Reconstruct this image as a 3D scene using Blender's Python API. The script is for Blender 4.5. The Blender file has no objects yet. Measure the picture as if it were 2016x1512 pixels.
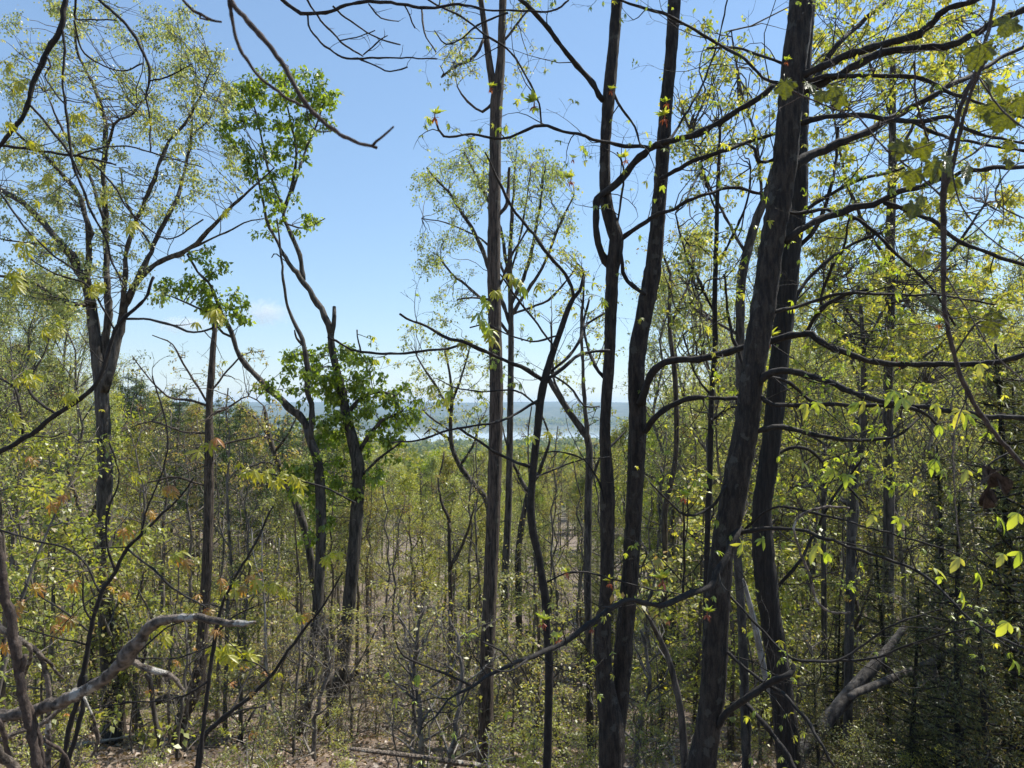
import bpy, math, random
import numpy as np
from mathutils import Vector, Matrix

sc = bpy.context.scene
# ------------------------------------------------------------------ camera
F, CX, CY, HOR = 1456.0, 1008.0, 756.0, 800.0      # focal length / centre / horizon row of the 2016 px frame
PITCH = math.atan((HOR - CY) / F)
cam = bpy.data.cameras.new('camera')
cam.sensor_width = 36.0
cam.lens = 36.0 * F / 2016.0
cam.clip_start = 0.05
cam.clip_end = 40000.0
cam.dof.use_dof = True
cam.dof.focus_distance = 9.0
cam.dof.aperture_fstop = 9.0
cam_o = bpy.data.objects.new('camera', cam)
sc.collection.objects.link(cam_o)
cam_o.rotation_euler = (math.radians(90) + PITCH, 0, 0)
sc.camera = cam_o
# ------------------------------------------------------------------ sky, sun, exposure
SUN_EL, SUN_AZ = math.radians(56), math.radians(58)   # high, ahead and to the right (backlit wood)
world = bpy.data.worlds.new('World')
sc.world = world
world.use_nodes = True
wn = world.node_tree
wn.nodes.clear()
w_out = wn.nodes.new('ShaderNodeOutputWorld')
w_bg = wn.nodes.new('ShaderNodeBackground')
w_sky = wn.nodes.new('ShaderNodeTexSky')
w_sky.sky_type = 'NISHITA'
w_sky.sun_disc = False
w_sky.sun_elevation = SUN_EL
w_sky.sun_rotation = SUN_AZ
w_sky.altitude = 100
w_sky.air_density = 1.2
w_sky.dust_density = 0.0
w_sky.ozone_density = 10.0
w_bg.inputs['Strength'].default_value = 0.14
w_gam = wn.nodes.new('ShaderNodeGamma')            # softens the whole sky's range, as the camera did
w_gam.inputs['Gamma'].default_value = 0.69
w_mul = wn.nodes.new('ShaderNodeVectorMath')
w_mul.operation = 'SCALE'
w_mul.inputs['Scale'].default_value = 1.36
wn.links.new(w_sky.outputs[0], w_gam.inputs['Color'])
wn.links.new(w_gam.outputs[0], w_mul.inputs[0])
wn.links.new(w_mul.outputs[0], w_bg.inputs['Color'])
wn.links.new(w_bg.outputs[0], w_out.inputs['Surface'])
sun = bpy.data.lights.new('sun', 'SUN')
sun.energy = 5.0
sun.angle = math.radians(0.53)
sun.color = (1.0, 0.95, 0.86)
sun_o = bpy.data.objects.new('sun', sun)
sc.collection.objects.link(sun_o)
sdir = Vector((math.sin(SUN_AZ) * math.cos(SUN_EL), math.cos(SUN_AZ) * math.cos(SUN_EL), math.sin(SUN_EL)))
sun_o.rotation_euler = sdir.to_track_quat('Z', 'Y').to_euler()
sun_o.location = (20, 20, 60)
vs = sc.view_settings
vs.view_transform = 'Standard'
vs.look = 'None'
vs.exposure = 0.6
vs.gamma = 1.0
vs.use_curve_mapping = False
cy = sc.cycles
cy.max_bounces = 7
cy.diffuse_bounces = 3
cy.glossy_bounces = 2
cy.transmission_bounces = 4
cy.volume_bounces = 2
cy.transparent_max_bounces = 8
cy.use_denoising = True
cy.caustics_reflective = False
cy.caustics_refractive = False
cy.use_adaptive_sampling = True
cy.adaptive_threshold = 0.03

# ------------------------------------------------------------------ helpers
CP, SP = math.cos(PITCH), math.sin(PITCH)
Z3 = np.zeros(3)
COL = sc.collection

def unproj(x, y, d):
    x = np.asarray(x, float); y = np.asarray(y, float); d = np.asarray(d, float)
    u = (x - CX) / F * d
    v = -(y - CY) / F * d
    return np.stack([u, d * CP - v * SP, d * SP + v * CP], -1)

def smooth(a, b, x):
    t = np.clip((x - a) / (b - a), 0, 1)
    return t * t * (3 - 2 * t)

_rp = np.random.RandomState(77)
_NW = [(_rp.uniform(-1, 1, 2), _rp.uniform(0, 6.28)) for _ in range(14)]
def lump(x, y, scale):
    s = 0
    for i, (k, p) in enumerate(_NW):
        s = s + np.sin((k[0] * x + k[1] * y) / scale * 6.28 + p) 
    return s / 5.0

PY = [-3000, -200, -30, 0, 3, 6.5, 10, 14, 20, 30, 40, 70, 100, 150, 300, 600, 1200, 1480, 1540, 2750, 2840, 3300, 4200, 5200, 6500, 9500]
PZ = [60, 25, 3.0, -1.55, -2.5, -3.75, -5.1, -6.6, -8.7, -10.6, -11.6, -14.6, -19, -24, -36, -55, -75, -79.3, -86, -86, -79, -58, -6, 26, 34, 30]
def ground_z(x, y):
    x = np.asarray(x, float); y = np.asarray(y, float)
    shore = 90 * np.sin(x / 330.0 + 0.6) + 45 * np.sin(x / 120.0)
    ys = y - shore * smooth(700, 1300, y) * (1 - smooth(3200, 4200, y))
    z = np.interp(ys, PY, PZ)
    side = smooth(20, 75, y) * (1 - smooth(260, 520, y))
    z = z + 8.0 * smooth(12, 60, -x) * side + 7.0 * smooth(14, 60, x) * side
    z = z + lump(x, y, 14) * 0.18 * smooth(5, 14, np.abs(y)) * (1 - smooth(900, 1300, y))
    z = z + lump(x, y, 60) * 0.8 * smooth(25, 90, np.abs(y)) * (1 - smooth(900, 1300, y))
    z = z + (lump(x, y, 1500) * 11 + lump(x + 700, y, 430) * 3.5) * smooth(3000, 4600, y)
    return z

class MB:
    """collects tubes, leaves and loose faces; build() links them as one mesh object"""
    def __init__(s):
        s.v, s.q, s.t, s.qm, s.tm, s.tint, s.n = [], [], [], [], [], [], 0
    def add(s, v, quads=None, tris=None, mat=0, tint=0.5):
        v = np.asarray(v, float).reshape(-1, 3)
        if quads is not None and len(quads):
            q = np.asarray(quads, np.int64) + s.n
            s.q.append(q); s.qm.append(np.full(len(q), mat, np.int32))
        if tris is not None and len(tris):
            t = np.asarray(tris, np.int64) + s.n
            s.t.append(t); s.tm.append(np.full(len(t), mat, np.int32))
        s.v.append(v)
        s.tint.append(np.broadcast_to(np.asarray(tint, float), (len(v),)) if np.ndim(tint) == 0 else np.asarray(tint, float))
        s.n += len(v)
    def tube(s, p, r, sides=6, mat=0, rough=0.0, rng=None, cap=True, tint=0.5):
        p = np.asarray(p, float); r = np.asarray(r, float)
        n = len(p)
        tg = np.empty_like(p)
        tg[1:-1] = p[2:] - p[:-2]; tg[0] = p[1] - p[0]; tg[-1] = p[-1] - p[-2]
        tg /= np.linalg.norm(tg, axis=1, keepdims=True) + 1e-12
        ref = np.array([0.0, 1, 0]) if abs(tg[0, 1]) < 0.8 else np.array([1.0, 0, 0])
        a = ref - tg * (tg @ ref)[:, None]
        la = np.linalg.norm(a, axis=1)
        if la.min() < 0.15:
            ref = np.array([0.31, 0.52, 0.79]); a = ref - tg * (tg @ ref)[:, None]; la = np.linalg.norm(a, axis=1)
        a /= la[:, None] + 1e-9
        b = np.cross(tg, a)
        th = np.arange(sides) / sides * 2 * math.pi
        rr = np.repeat(r[:, None], sides, 1)
        if rough > 0:
            rg = rng or np.random.RandomState(3)
            col = rg.uniform(-1, 1, sides)
            rr = rr * (1 + rough * (0.5 * col[None] + 0.6 * rg.uniform(-1, 1, (n, sides)) + 0.5 * rg.uniform(-1, 1, (n, 1))))
        v = p[:, None] + rr[..., None] * (np.cos(th)[None, :, None] * a[:, None] + np.sin(th)[None, :, None] * b[:, None])
        i = np.arange(n - 1)[:, None] * sides
        j = np.arange(sides)[None]; k = (j + 1) % sides
        q = np.stack([i + j, i + k, i + sides + k, i + sides + j], -1).reshape(-1, 4)
        v = v.reshape(-1, 3)
        tr = None
        if cap:
            v = np.concatenate([v, p[-1:] + tg[-1:] * r[-1] * 0.6])
            b0 = (n - 1) * sides
            v = np.concatenate([v, p[:1] - tg[:1] * r[0] * 0.15])
            tr = [(b0 + jj, b0 + (jj + 1) % sides, n * sides) for jj in range(sides)] + [((jj + 1) % sides, jj, n * sides + 1) for jj in range(sides)]
        s.add(v, q, tr, mat, tint)
    def leaves(s, pos, d, nrm, size, tint, mat=0, width=0.30, fold=0.12):
        d = d / (np.linalg.norm(d, axis=1, keepdims=True) + 1e-9)
        sd = np.cross(nrm, d); sd /= np.linalg.norm(sd, axis=1, keepdims=True) + 1e-9
        up = np.cross(d, sd)
        z = size[:, None]
        v = np.stack([pos, pos + d * z * 0.48 + sd * z * width + up * z * fold, pos + d * z - up * z * fold,
                      pos + d * z * 0.42 - sd * z * width + up * z * fold], 1).reshape(-1, 3)
        q = np.arange(len(pos) * 4).reshape(-1, 4)
        s.add(v, q, None, mat, np.repeat(tint, 4))
    def mesh(s, name, mats, origin=Z3, smooth_shade=True):
        me = bpy.data.meshes.new(name)
        v = np.concatenate(s.v) - np.asarray(origin)
        q = np.concatenate(s.q) if s.q else np.zeros((0, 4), np.int64)
        t = np.concatenate(s.t) if s.t else np.zeros((0, 3), np.int64)
        mi = np.concatenate(([np.concatenate(s.qm)] if s.qm else []) + ([np.concatenate(s.tm)] if s.tm else []))
        loops = np.concatenate([q.ravel(), t.ravel()]).astype(np.int32)
        me.vertices.add(len(v)); me.vertices.foreach_set('co', v.astype(np.float32).ravel())
        me.loops.add(len(loops)); me.loops.foreach_set('vertex_index', loops)
        nq, nt = len(q), len(t)
        me.polygons.add(nq + nt)
        st = np.concatenate([np.arange(nq) * 4, nq * 4 + np.arange(nt) * 3]).astype(np.int32)
        me.polygons.foreach_set('loop_start', st)
        me.polygons.foreach_set('material_index', mi.astype(np.int32))
        me.polygons.foreach_set('use_smooth', np.full(nq + nt, smooth_shade, bool))
        at = me.attributes.new('tint', 'FLOAT', 'POINT')
        at.data.foreach_set('value', np.concatenate(s.tint).astype(np.float32))
        for m in mats: me.materials.append(m)
        me.update(calc_edges=True)
        return me

def link(name, data, parent=None):
    o = bpy.data.objects.new(name, data)
    COL.objects.link(o)
    o.parent = parent
    return o

def tag(o, label=None, cat=None, group=None, kind=None):
    if label: o['label'] = label
    if cat: o['category'] = cat
    if group: o['group'] = group
    if kind: o['kind'] = kind
    return o

class Thing:
    def __init__(s, name, label, cat, base, group=None):
        s.o = bpy.data.objects.new(name, None)
        COL.objects.link(s.o)
        s.o.empty_display_size = 0.2
        s.base = np.asarray(base, float)
        s.o.location = s.base
        tag(s.o, label, cat, group)
    def part(s, name, mb, mats, parent=None, kind=None):
        if mb.n == 0: return None
        o = link(name, mb.mesh(name, mats, s.base), parent or s.o)
        if kind: o['kind'] = kind
        return o
    def piece(s, name, me, M, parent=None):
        o = link(name, me, parent or s.o)
        M = M.copy()
        M.translation = M.translation - Vector(s.base)
        o.matrix_basis = M
        return o

def frame(pos, d, nrm, scale):
    d = Vector(d).normalized(); n = Vector(nrm)
    sd = n.cross(d)
    if sd.length < 1e-4: sd = Vector((1, 0, 0)).cross(d)
    sd.normalize(); n = d.cross(sd)
    M = Matrix((d, sd, n)).transposed().to_4x4()
    M = M @ Matrix.Diagonal((scale, scale, scale, 1))
    M.translation = Vector(pos)
    return M

def catmull(a, step):
    a = np.asarray(a, float)
    if len(a) < 3:
        n = max(2, int(np.linalg.norm(a[-1, :2] - a[0, :2]) / step))
        t = np.linspace(0, 1, n + 1)[:, None]
        return a[0] * (1 - t) + a[-1] * t
    e = np.concatenate([[2 * a[0] - a[1]], a, [2 * a[-1] - a[-2]]])
    out = []
    for i in range(1, len(e) - 2):
        n = max(2, int(np.linalg.norm(e[i + 1, :2] - e[i, :2]) / step))
        t = (np.arange(n) / n)[:, None]
        p0, p1, p2, p3 = e[i - 1], e[i], e[i + 1], e[i + 2]
        out.append(0.5 * ((2 * p1) + (-p0 + p2) * t + (2 * p0 - 5 * p1 + 4 * p2 - p3) * t * t + (-p0 + 3 * p1 - 3 * p2 + p3) * t ** 3))
    out.append(a[-1:])
    return np.concatenate(out)

def trace(pts, d, d1=None, step=14, wob=0.0, seed=1, wmin=2.0, kink=0.0):
    """photograph pixels (x, y, width) at a real distance d..d1 -> path and radii in metres"""
    w = None
    rows = []
    for p in pts:
        if len(p) > 2: w = p[2]
        rows.append((p[0], p[1], w if w is not None else 5))
    a = catmull(rows, step)
    n = len(a)
    if kink:
        kr = np.random.RandomState(int(abs(a[0, 0] * 7 + a[-1, 1] * 3)) + seed)
        kk = kr.normal(0, 1, (n, 2)); kk[1:-1] = kk[1:-1] * .6 + kk[:-2] * .4
        kk[0] = 0; kk[-1] = 0
        a[:, :2] += kk * (a[:, 2:3] * .10 + .7) * kink
        a[:, 2] *= 1 + kr.normal(0, .09, n) * kink
    s = np.concatenate([[0], np.cumsum(np.linalg.norm(np.diff(a[:, :2], axis=0), axis=1))]); s /= s[-1]
    dd = d + ((d if d1 is None else d1) - d) * s
    if wob:
        rg = np.random.RandomState(seed)
        dd = dd + wob * (np.sin(s * rg.uniform(4, 8) + rg.uniform(0, 6)) * s + 0.3 * np.sin(s * 17 + rg.uniform(0, 6)))
    return unproj(a[:, 0], a[:, 1], dd), np.maximum(a[:, 2], wmin) * 0.5 * dd / F

def to_ground(p, r, flare=1.5, down=True):
    """carry a traced trunk on to the ground below its last point"""
    z = float(ground_z(p[-1, 0], p[-1, 1]))
    dz = p[-1, 2] - z
    if dz < 0.05: return p, r
    k = max(3, int(dz / 0.25) + 2)
    t = np.linspace(0, 1, k)[1:, None]
    dr = p[-1] - p[-4]; dr = dr / (abs(dr[2]) + 1e-6)
    end = p[-1] + np.array([np.clip(dr[0], -.3, .3) * dz * 0.6, np.clip(dr[1], -.3, .3) * dz * 0.6, 0])
    end[2] = float(ground_z(end[0], end[1])) - 0.15
    q = p[-1] * (1 - t) + end * t
    rr = r[-1] * (1 + (flare - 1) * t[:, 0] ** 2)
    return np.concatenate([p, q]), np.concatenate([r, rr])

def skyward(p, r, length, end_r=0.35):
    """carry a traced trunk on upwards beyond the picture's top"""
    dr = p[0] - p[3]; dr /= np.linalg.norm(dr)
    dr = dr * 0.6 + np.array([0, 0, .4]); dr /= np.linalg.norm(dr)
    k = int(length / 0.3) + 2
    t = np.linspace(0, 1, k)[1:, None]
    q = p[0] + dr * length * t + np.stack([np.sin(t[:, 0] * 5) * .15, np.sin(t[:, 0] * 4 + 1) * .15, 0 * t[:, 0]], -1)
    rr = r[0] * (1 - (1 - end_r) * t[:, 0])
    return np.concatenate([q[::-1], p]), np.concatenate([rr[::-1], r])

def wander(start, d, length, rng, n=6, curl=0.3, lift=0.0):
    d = np.asarray(d, float); d = d / np.linalg.norm(d)
    out = [np.asarray(start, float)]
    st = length / n
    c = rng.normal(0, 1, 3) * curl * 0.5
    for i in range(n):
        c = c * 0.6 + rng.normal(0, 1, 3) * curl * 0.4
        d = d + c + np.array([0, 0, lift])
        d /= np.linalg.norm(d)
        out.append(out[-1] + d * st)
    return np.array(out)

def grow(mb, path, rad, rng, n, lmin, lmax, levels=2, t0=0.12, t1=1.0, curl=0.35, lift=0.03, mat=0, sides=4, tips=None, child=3, rmax=0.012, rmin=0.0012, spreadv=0.9):
    """side twigs along a branch; returns the tips (position, direction, level)"""
    tips = [] if tips is None else tips
    m = len(path)
    for i in range(n):
        t = t0 + (t1 - t0) * (i + rng.uniform(0, 1)) / n
        k = min(m - 2, int(t * (m - 1)))
        f = t * (m - 1) - k
        pos = path[k] * (1 - f) + path[k + 1] * f
        tg = path[k + 1] - path[k]; tg = tg / (np.linalg.norm(tg) + 1e-9)
        pr = rng.normal(0, 1, 3); pr -= tg * (pr @ tg); pr /= np.linalg.norm(pr) + 1e-9
        d = tg * rng.uniform(0.3, 0.8) + pr * spreadv + np.array([0, 0, lift * 3])
        L = rng.uniform(lmin, lmax) * (1.1 - 0.4 * t)
        r0 = min(rad[k] * 0.6, rmax)
        w = wander(pos, d, L, rng, 6 if levels > 1 else 4, curl, lift)
        rr = np.linspace(max(r0, rmin * 1.3), rmin, len(w))
        mb.tube(w, rr, sides, mat, cap=False)
        tips.append((w[-1], w[-1] - w[-2], levels))
        if levels > 1:
            grow(mb, w, rr, rng, child, L * 0.25, L * 0.6, levels - 1, 0.25, 1.0, curl, lift, mat, 3, tips, child, r0 * 0.7, rmin, spreadv)
    return tips

def leaf_cloud(mb, tp, td, k, size, rng, droop=0.6, spread=0.05, along=0.0, flat=0.6, mat=0, tint=(0, 1), width=0.30):
    """k small leaves around every twig tip"""
    tp = np.repeat(np.asarray(tp, float), k, 0); td = np.repeat(np.asarray(td, float), k, 0)
    td = td / (np.linalg.norm(td, axis=1, keepdims=True) + 1e-9)
    n = len(tp)
    pos = tp - td * rng.uniform(0, along + 1e-6, (n, 1)) + rng.normal(0, spread, (n, 3))
    d = td * 0.4 + rng.normal(0, 0.7, (n, 3)) + np.array([0, 0, -droop])
    nr = rng.normal(0, 1, (n, 3)) * (1 - flat) + np.array([0, 0, flat])
    sz = size * rng.uniform(0.55, 1.25, n)
    cl = np.repeat(rng.uniform(tint[0], tint[1], max(1, n // k)), k)[:n]
    mb.leaves(pos, d, nr, sz, np.clip(cl + rng.normal(0, 0.12, n), 0, 1), mat, width)

# ------------------------------------------------------------------ materials
def nodes(name):
    m = bpy.data.materials.new(name); m.use_nodes = True
    nt = m.node_tree; nt.nodes.clear()
    return m, nt, nt.nodes.new('ShaderNodeOutputMaterial')

def ramp(nt, fac, stops):
    r = nt.nodes.new('ShaderNodeValToRGB')
    e = r.color_ramp.elements
    while len(e) > 1: e.remove(e[0])
    e[0].position, e[0].color = stops[0][0], (*stops[0][1], 1)
    for p, c in stops[1:]:
        k = e.new(p); k.color = (*c, 1)
    nt.links.new(fac, r.inputs[0])
    return r.outputs[0]

def noise(nt, vec, scale, detail=4, rough=0.6):
    n = nt.nodes.new('ShaderNodeTexNoise')
    n.inputs['Scale'].default_value = scale; n.inputs['Detail'].default_value = detail; n.inputs['Roughness'].default_value = rough
    nt.links.new(vec, n.inputs['Vector'])
    return n.outputs['Fac']

def mixc(nt, fac, a, b):
    m = nt.nodes.new('ShaderNodeMix'); m.data_type = 'RGBA'
    if isinstance(fac, (int, float)): m.inputs[0].default_value = fac
    else: nt.links.new(fac, m.inputs[0])
    for i, c in ((6, a), (7, b)):
        if isinstance(c, tuple): m.inputs[i].default_value = (*c, 1)
        else: nt.links.new(c, m.inputs[i])
    return m.outputs[2]

def bark(name, dark, light, lichen=None, amount=0.6, scale=18.0, stretch=0.22, bump=0.6, lscale=7.0):
    m, nt, out = nodes(name)
    tc = nt.nodes.new('ShaderNodeTexCoord')
    mp = nt.nodes.new('ShaderNodeMapping'); mp.inputs['Scale'].default_value = (1, 1, stretch)
    nt.links.new(tc.outputs['Object'], mp.inputs['Vector'])
    n1 = noise(nt, mp.outputs[0], scale, 6, 0.65)
    n2 = noise(nt, tc.outputs['Object'], scale * 4, 3, 0.6)
    c = ramp(nt, n1, [(0.40, dark), (0.60, light)])
    c = mixc(nt, ramp(nt, n2, [(0.35, (0, 0, 0)), (0.7, (0.55, 0.55, 0.55))]), c, dark)
    if lichen:
        n3 = noise(nt, tc.outputs['Object'], lscale * 1.6, 5, 0.7)
        wv = nt.nodes.new('ShaderNodeVectorMath'); wv.operation = 'ADD'
        sv = nt.nodes.new('ShaderNodeVectorMath'); sv.operation = 'SCALE'; sv.inputs['Scale'].default_value = 1.3 / lscale
        nt.links.new(n3.node.outputs['Color'], sv.inputs[0]); nt.links.new(sv.outputs[0], wv.inputs[1]); nt.links.new(tc.outputs['Object'], wv.inputs[0])
        vo = nt.nodes.new('ShaderNodeTexVoronoi'); vo.inputs['Scale'].default_value = lscale
        nt.links.new(wv.outputs[0], vo.inputs['Vector'])
        sx_ = nt.nodes.new('ShaderNodeSeparateColor'); nt.links.new(vo.outputs['Color'], sx_.inputs[0])
        th = nt.nodes.new('ShaderNodeMath'); th.operation = 'MULTIPLY_ADD'; th.inputs[1].default_value = 0.9; th.inputs[2].default_value = -amount
        nt.links.new(sx_.outputs[0], th.inputs[0])
        df_ = nt.nodes.new('ShaderNodeMath'); df_.operation = 'SUBTRACT'; nt.links.new(th.outputs[0], df_.inputs[0]); nt.links.new(vo.outputs['Distance'], df_.inputs[1])
        c = mixc(nt, ramp(nt, df_.outputs[0], [(0.0, (0, 0, 0)), (0.10, (0.75, 0.75, 0.75))]), c, lichen)
    b = nt.nodes.new('ShaderNodeBump'); b.inputs['Strength'].default_value = bump; b.inputs['Distance'].default_value = 0.04
    nt.links.new(n1, b.inputs['Height'])
    p = nt.nodes.new('ShaderNodeBsdfPrincipled')
    p.inputs['Roughness'].default_value = 0.85
    nt.links.new(c, p.inputs['Base Color']); nt.links.new(b.outputs[0], p.inputs['Normal'])
    nt.links.new(p.outputs[0], out.inputs[0])
    return m

def leafmat(name, stops, trans=0.5, gloss=0.06, rough=0.45, warm=1.0, bump=0.0):
    m, nt, out = nodes(name)
    at = nt.nodes.new('ShaderNodeAttribute'); at.attribute_name = 'tint'
    oi = nt.nodes.new('ShaderNodeObjectInfo')
    ad = nt.nodes.new('ShaderNodeMath'); ad.operation = 'MULTIPLY_ADD'
    nt.links.new(oi.outputs['Random'], ad.inputs[0]); ad.inputs[1].default_value = 0.30
    sb = nt.nodes.new('ShaderNodeMath'); sb.operation = 'SUBTRACT'; sb.inputs[1].default_value = 0.15
    nt.links.new(at.outputs['Fac'], sb.inputs[0]); nt.links.new(sb.outputs[0], ad.inputs[2])
    c = ramp(nt, ad.outputs[0], stops)
    df = nt.nodes.new('ShaderNodeBsdfDiffuse'); tl = nt.nodes.new('ShaderNodeBsdfTranslucent'); gl = nt.nodes.new('ShaderNodeBsdfGlossy')
    gl.inputs['Roughness'].default_value = rough
    tc = nt.nodes.new('ShaderNodeVectorMath'); tc.operation = 'MULTIPLY'; tc.inputs[1].default_value = (1.7 * warm, 1.62, 0.55)
    nt.links.new(c, tc.inputs[0])
    nt.links.new(c, df.inputs[0]); nt.links.new(tc.outputs[0], tl.inputs[0])
    if bump:
        to = nt.nodes.new('ShaderNodeTexCoord'); bn = nt.nodes.new('ShaderNodeBump'); bn.inputs['Strength'].default_value = bump; bn.inputs['Distance'].default_value = 0.08
        nt.links.new(noise(nt, to.outputs['Object'], 6.0, 4, 0.6), bn.inputs['Height'])
        for sh in (df, tl, gl): nt.links.new(bn.outputs[0], sh.inputs['Normal'])
    m1 = nt.nodes.new('ShaderNodeMixShader'); m1.inputs[0].default_value = trans
    nt.links.new(df.outputs[0], m1.inputs[1]); nt.links.new(tl.outputs[0], m1.inputs[2])
    m2 = nt.nodes.new('ShaderNodeMixShader'); m2.inputs[0].default_value = gloss
    nt.links.new(m1.outputs[0], m2.inputs[1]); nt.links.new(gl.outputs[0], m2.inputs[2])
    nt.links.new(m2.outputs[0], out.inputs[0])
    return m

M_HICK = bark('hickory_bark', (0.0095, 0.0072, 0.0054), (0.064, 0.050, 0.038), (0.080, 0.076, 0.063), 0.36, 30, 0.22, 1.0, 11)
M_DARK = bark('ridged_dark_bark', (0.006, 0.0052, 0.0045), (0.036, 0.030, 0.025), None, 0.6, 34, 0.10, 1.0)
M_OAK = bark('oak_bark', (0.020, 0.0145, 0.0105), (0.145, 0.110, 0.082), (0.13, 0.12, 0.09), 0.55, 38, 0.10, 0.9, 6)
M_GREY = bark('grey_bark', (0.022, 0.018, 0.015), (0.125, 0.108, 0.090), (0.18, 0.165, 0.13), 0.50, 14, 0.2, 0.5, 4)
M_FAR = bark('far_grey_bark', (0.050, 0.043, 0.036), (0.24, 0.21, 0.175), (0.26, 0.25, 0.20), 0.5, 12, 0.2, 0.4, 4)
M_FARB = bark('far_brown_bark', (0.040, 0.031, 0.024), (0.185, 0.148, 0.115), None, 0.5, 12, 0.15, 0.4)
M_TWIG = bark('twig_bark', (0.007, 0.0056, 0.0046), (0.030, 0.024, 0.019), None, 0.6, 30, 0.5, 0.3)
M_BROWN = bark('brown_twig_bark', (0.032, 0.022, 0.017), (0.105, 0.076, 0.060), None, 0.6, 60, 0.6, 0.4)
M_PALE = bark('pale_dead_wood', (0.22, 0.20, 0.175), (0.48, 0.45, 0.41), None, 0.6, 20, 0.3, 0.4)
M_LOG = bark('weathered_log', (0.045, 0.034, 0.026), (0.36, 0.29, 0.225), (0.60, 0.57, 0.50), 0.36, 34, 1.0, 1.0, 9)

L_OAK = leafmat('oak_spring_leaf', [(0, (0.21, 0.27, 0.10)), (0.5, (0.34, 0.38, 0.18)), (1, (0.40, 0.37, 0.20))])
L_PALE = leafmat('pale_spring_leaf', [(0, (0.24, 0.31, 0.11)), (0.6, (0.34, 0.39, 0.16)), (1, (0.40, 0.37, 0.20))])
L_POPLAR = leafmat('tulip_leaf', [(0, (0.12, 0.18, 0.02)), (0.55, (0.25, 0.35, 0.045)), (1, (0.40, 0.47, 0.08))], 0.5, 0.05)
L_YELLOW = leafmat('yellow_green_leaf', [(0, (0.19, 0.235, 0.05)), (0.5, (0.33, 0.36, 0.085)), (1, (0.47, 0.43, 0.12))])
L_YOUNG = leafmat('young_palmate_leaf', [(0, (0.15, 0.19, 0.015)), (0.5, (0.27, 0.30, 0.025)), (1, (0.38, 0.36, 0.04))])
L_UNDER = leafmat('understory_leaf', [(0, (0.13, 0.165, 0.045)), (0.5, (0.245, 0.26, 0.08)), (0.85, (0.38, 0.35, 0.135)), (1, (0.36, 0.25, 0.13))])
L_BRONZE = leafmat('bronze_leaf', [(0, (0.26, 0.22, 0.05)), (0.5, (0.36, 0.22, 0.05)), (1, (0.38, 0.15, 0.04))])
L_HICK = leafmat('hickory_leaf', [(0, (0.18, 0.25, 0.035)), (0.6, (0.30, 0.38, 0.055)), (1, (0.46, 0.44, 0.09))], 0.55, 0.07)
L_GRAPE = leafmat('grape_leaf', [(0, (0.055, 0.068, 0.006)), (1, (0.17, 0.185, 0.012))], 0.60, 0.12, 0.30, bump=0.6)
L_BRACT = leafmat('red_bud_scale', [(0, (0.27, 0.06, 0.04)), (1, (0.36, 0.13, 0.07))], 0.45, 0.05)
L_PINE = leafmat('pine_needles', [(0, (0.035, 0.07, 0.022)), (1, (0.075, 0.11, 0.035))], 0.25, 0.05)
L_CEDAR = leafmat('cedar_spray', [(0, (0.055, 0.068, 0.025)), (0.8, (0.10, 0.11, 0.04)), (1, (0.16, 0.125, 0.05))], 0.2, 0.04)
L_FAR = leafmat('far_canopy', [(0, (0.07, 0.11, 0.03)), (0.45, (0.21, 0.235, 0.065)), (0.75, (0.31, 0.29, 0.11)), (1, (0.24, 0.18, 0.12))], 0.4, 0.03)
L_DEAD = leafmat('dead_leaf', [(0, (0.14, 0.095, 0.065)), (0.6, (0.27, 0.195, 0.14)), (1, (0.40, 0.32, 0.25))], 0.15, 0.05)

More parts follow.
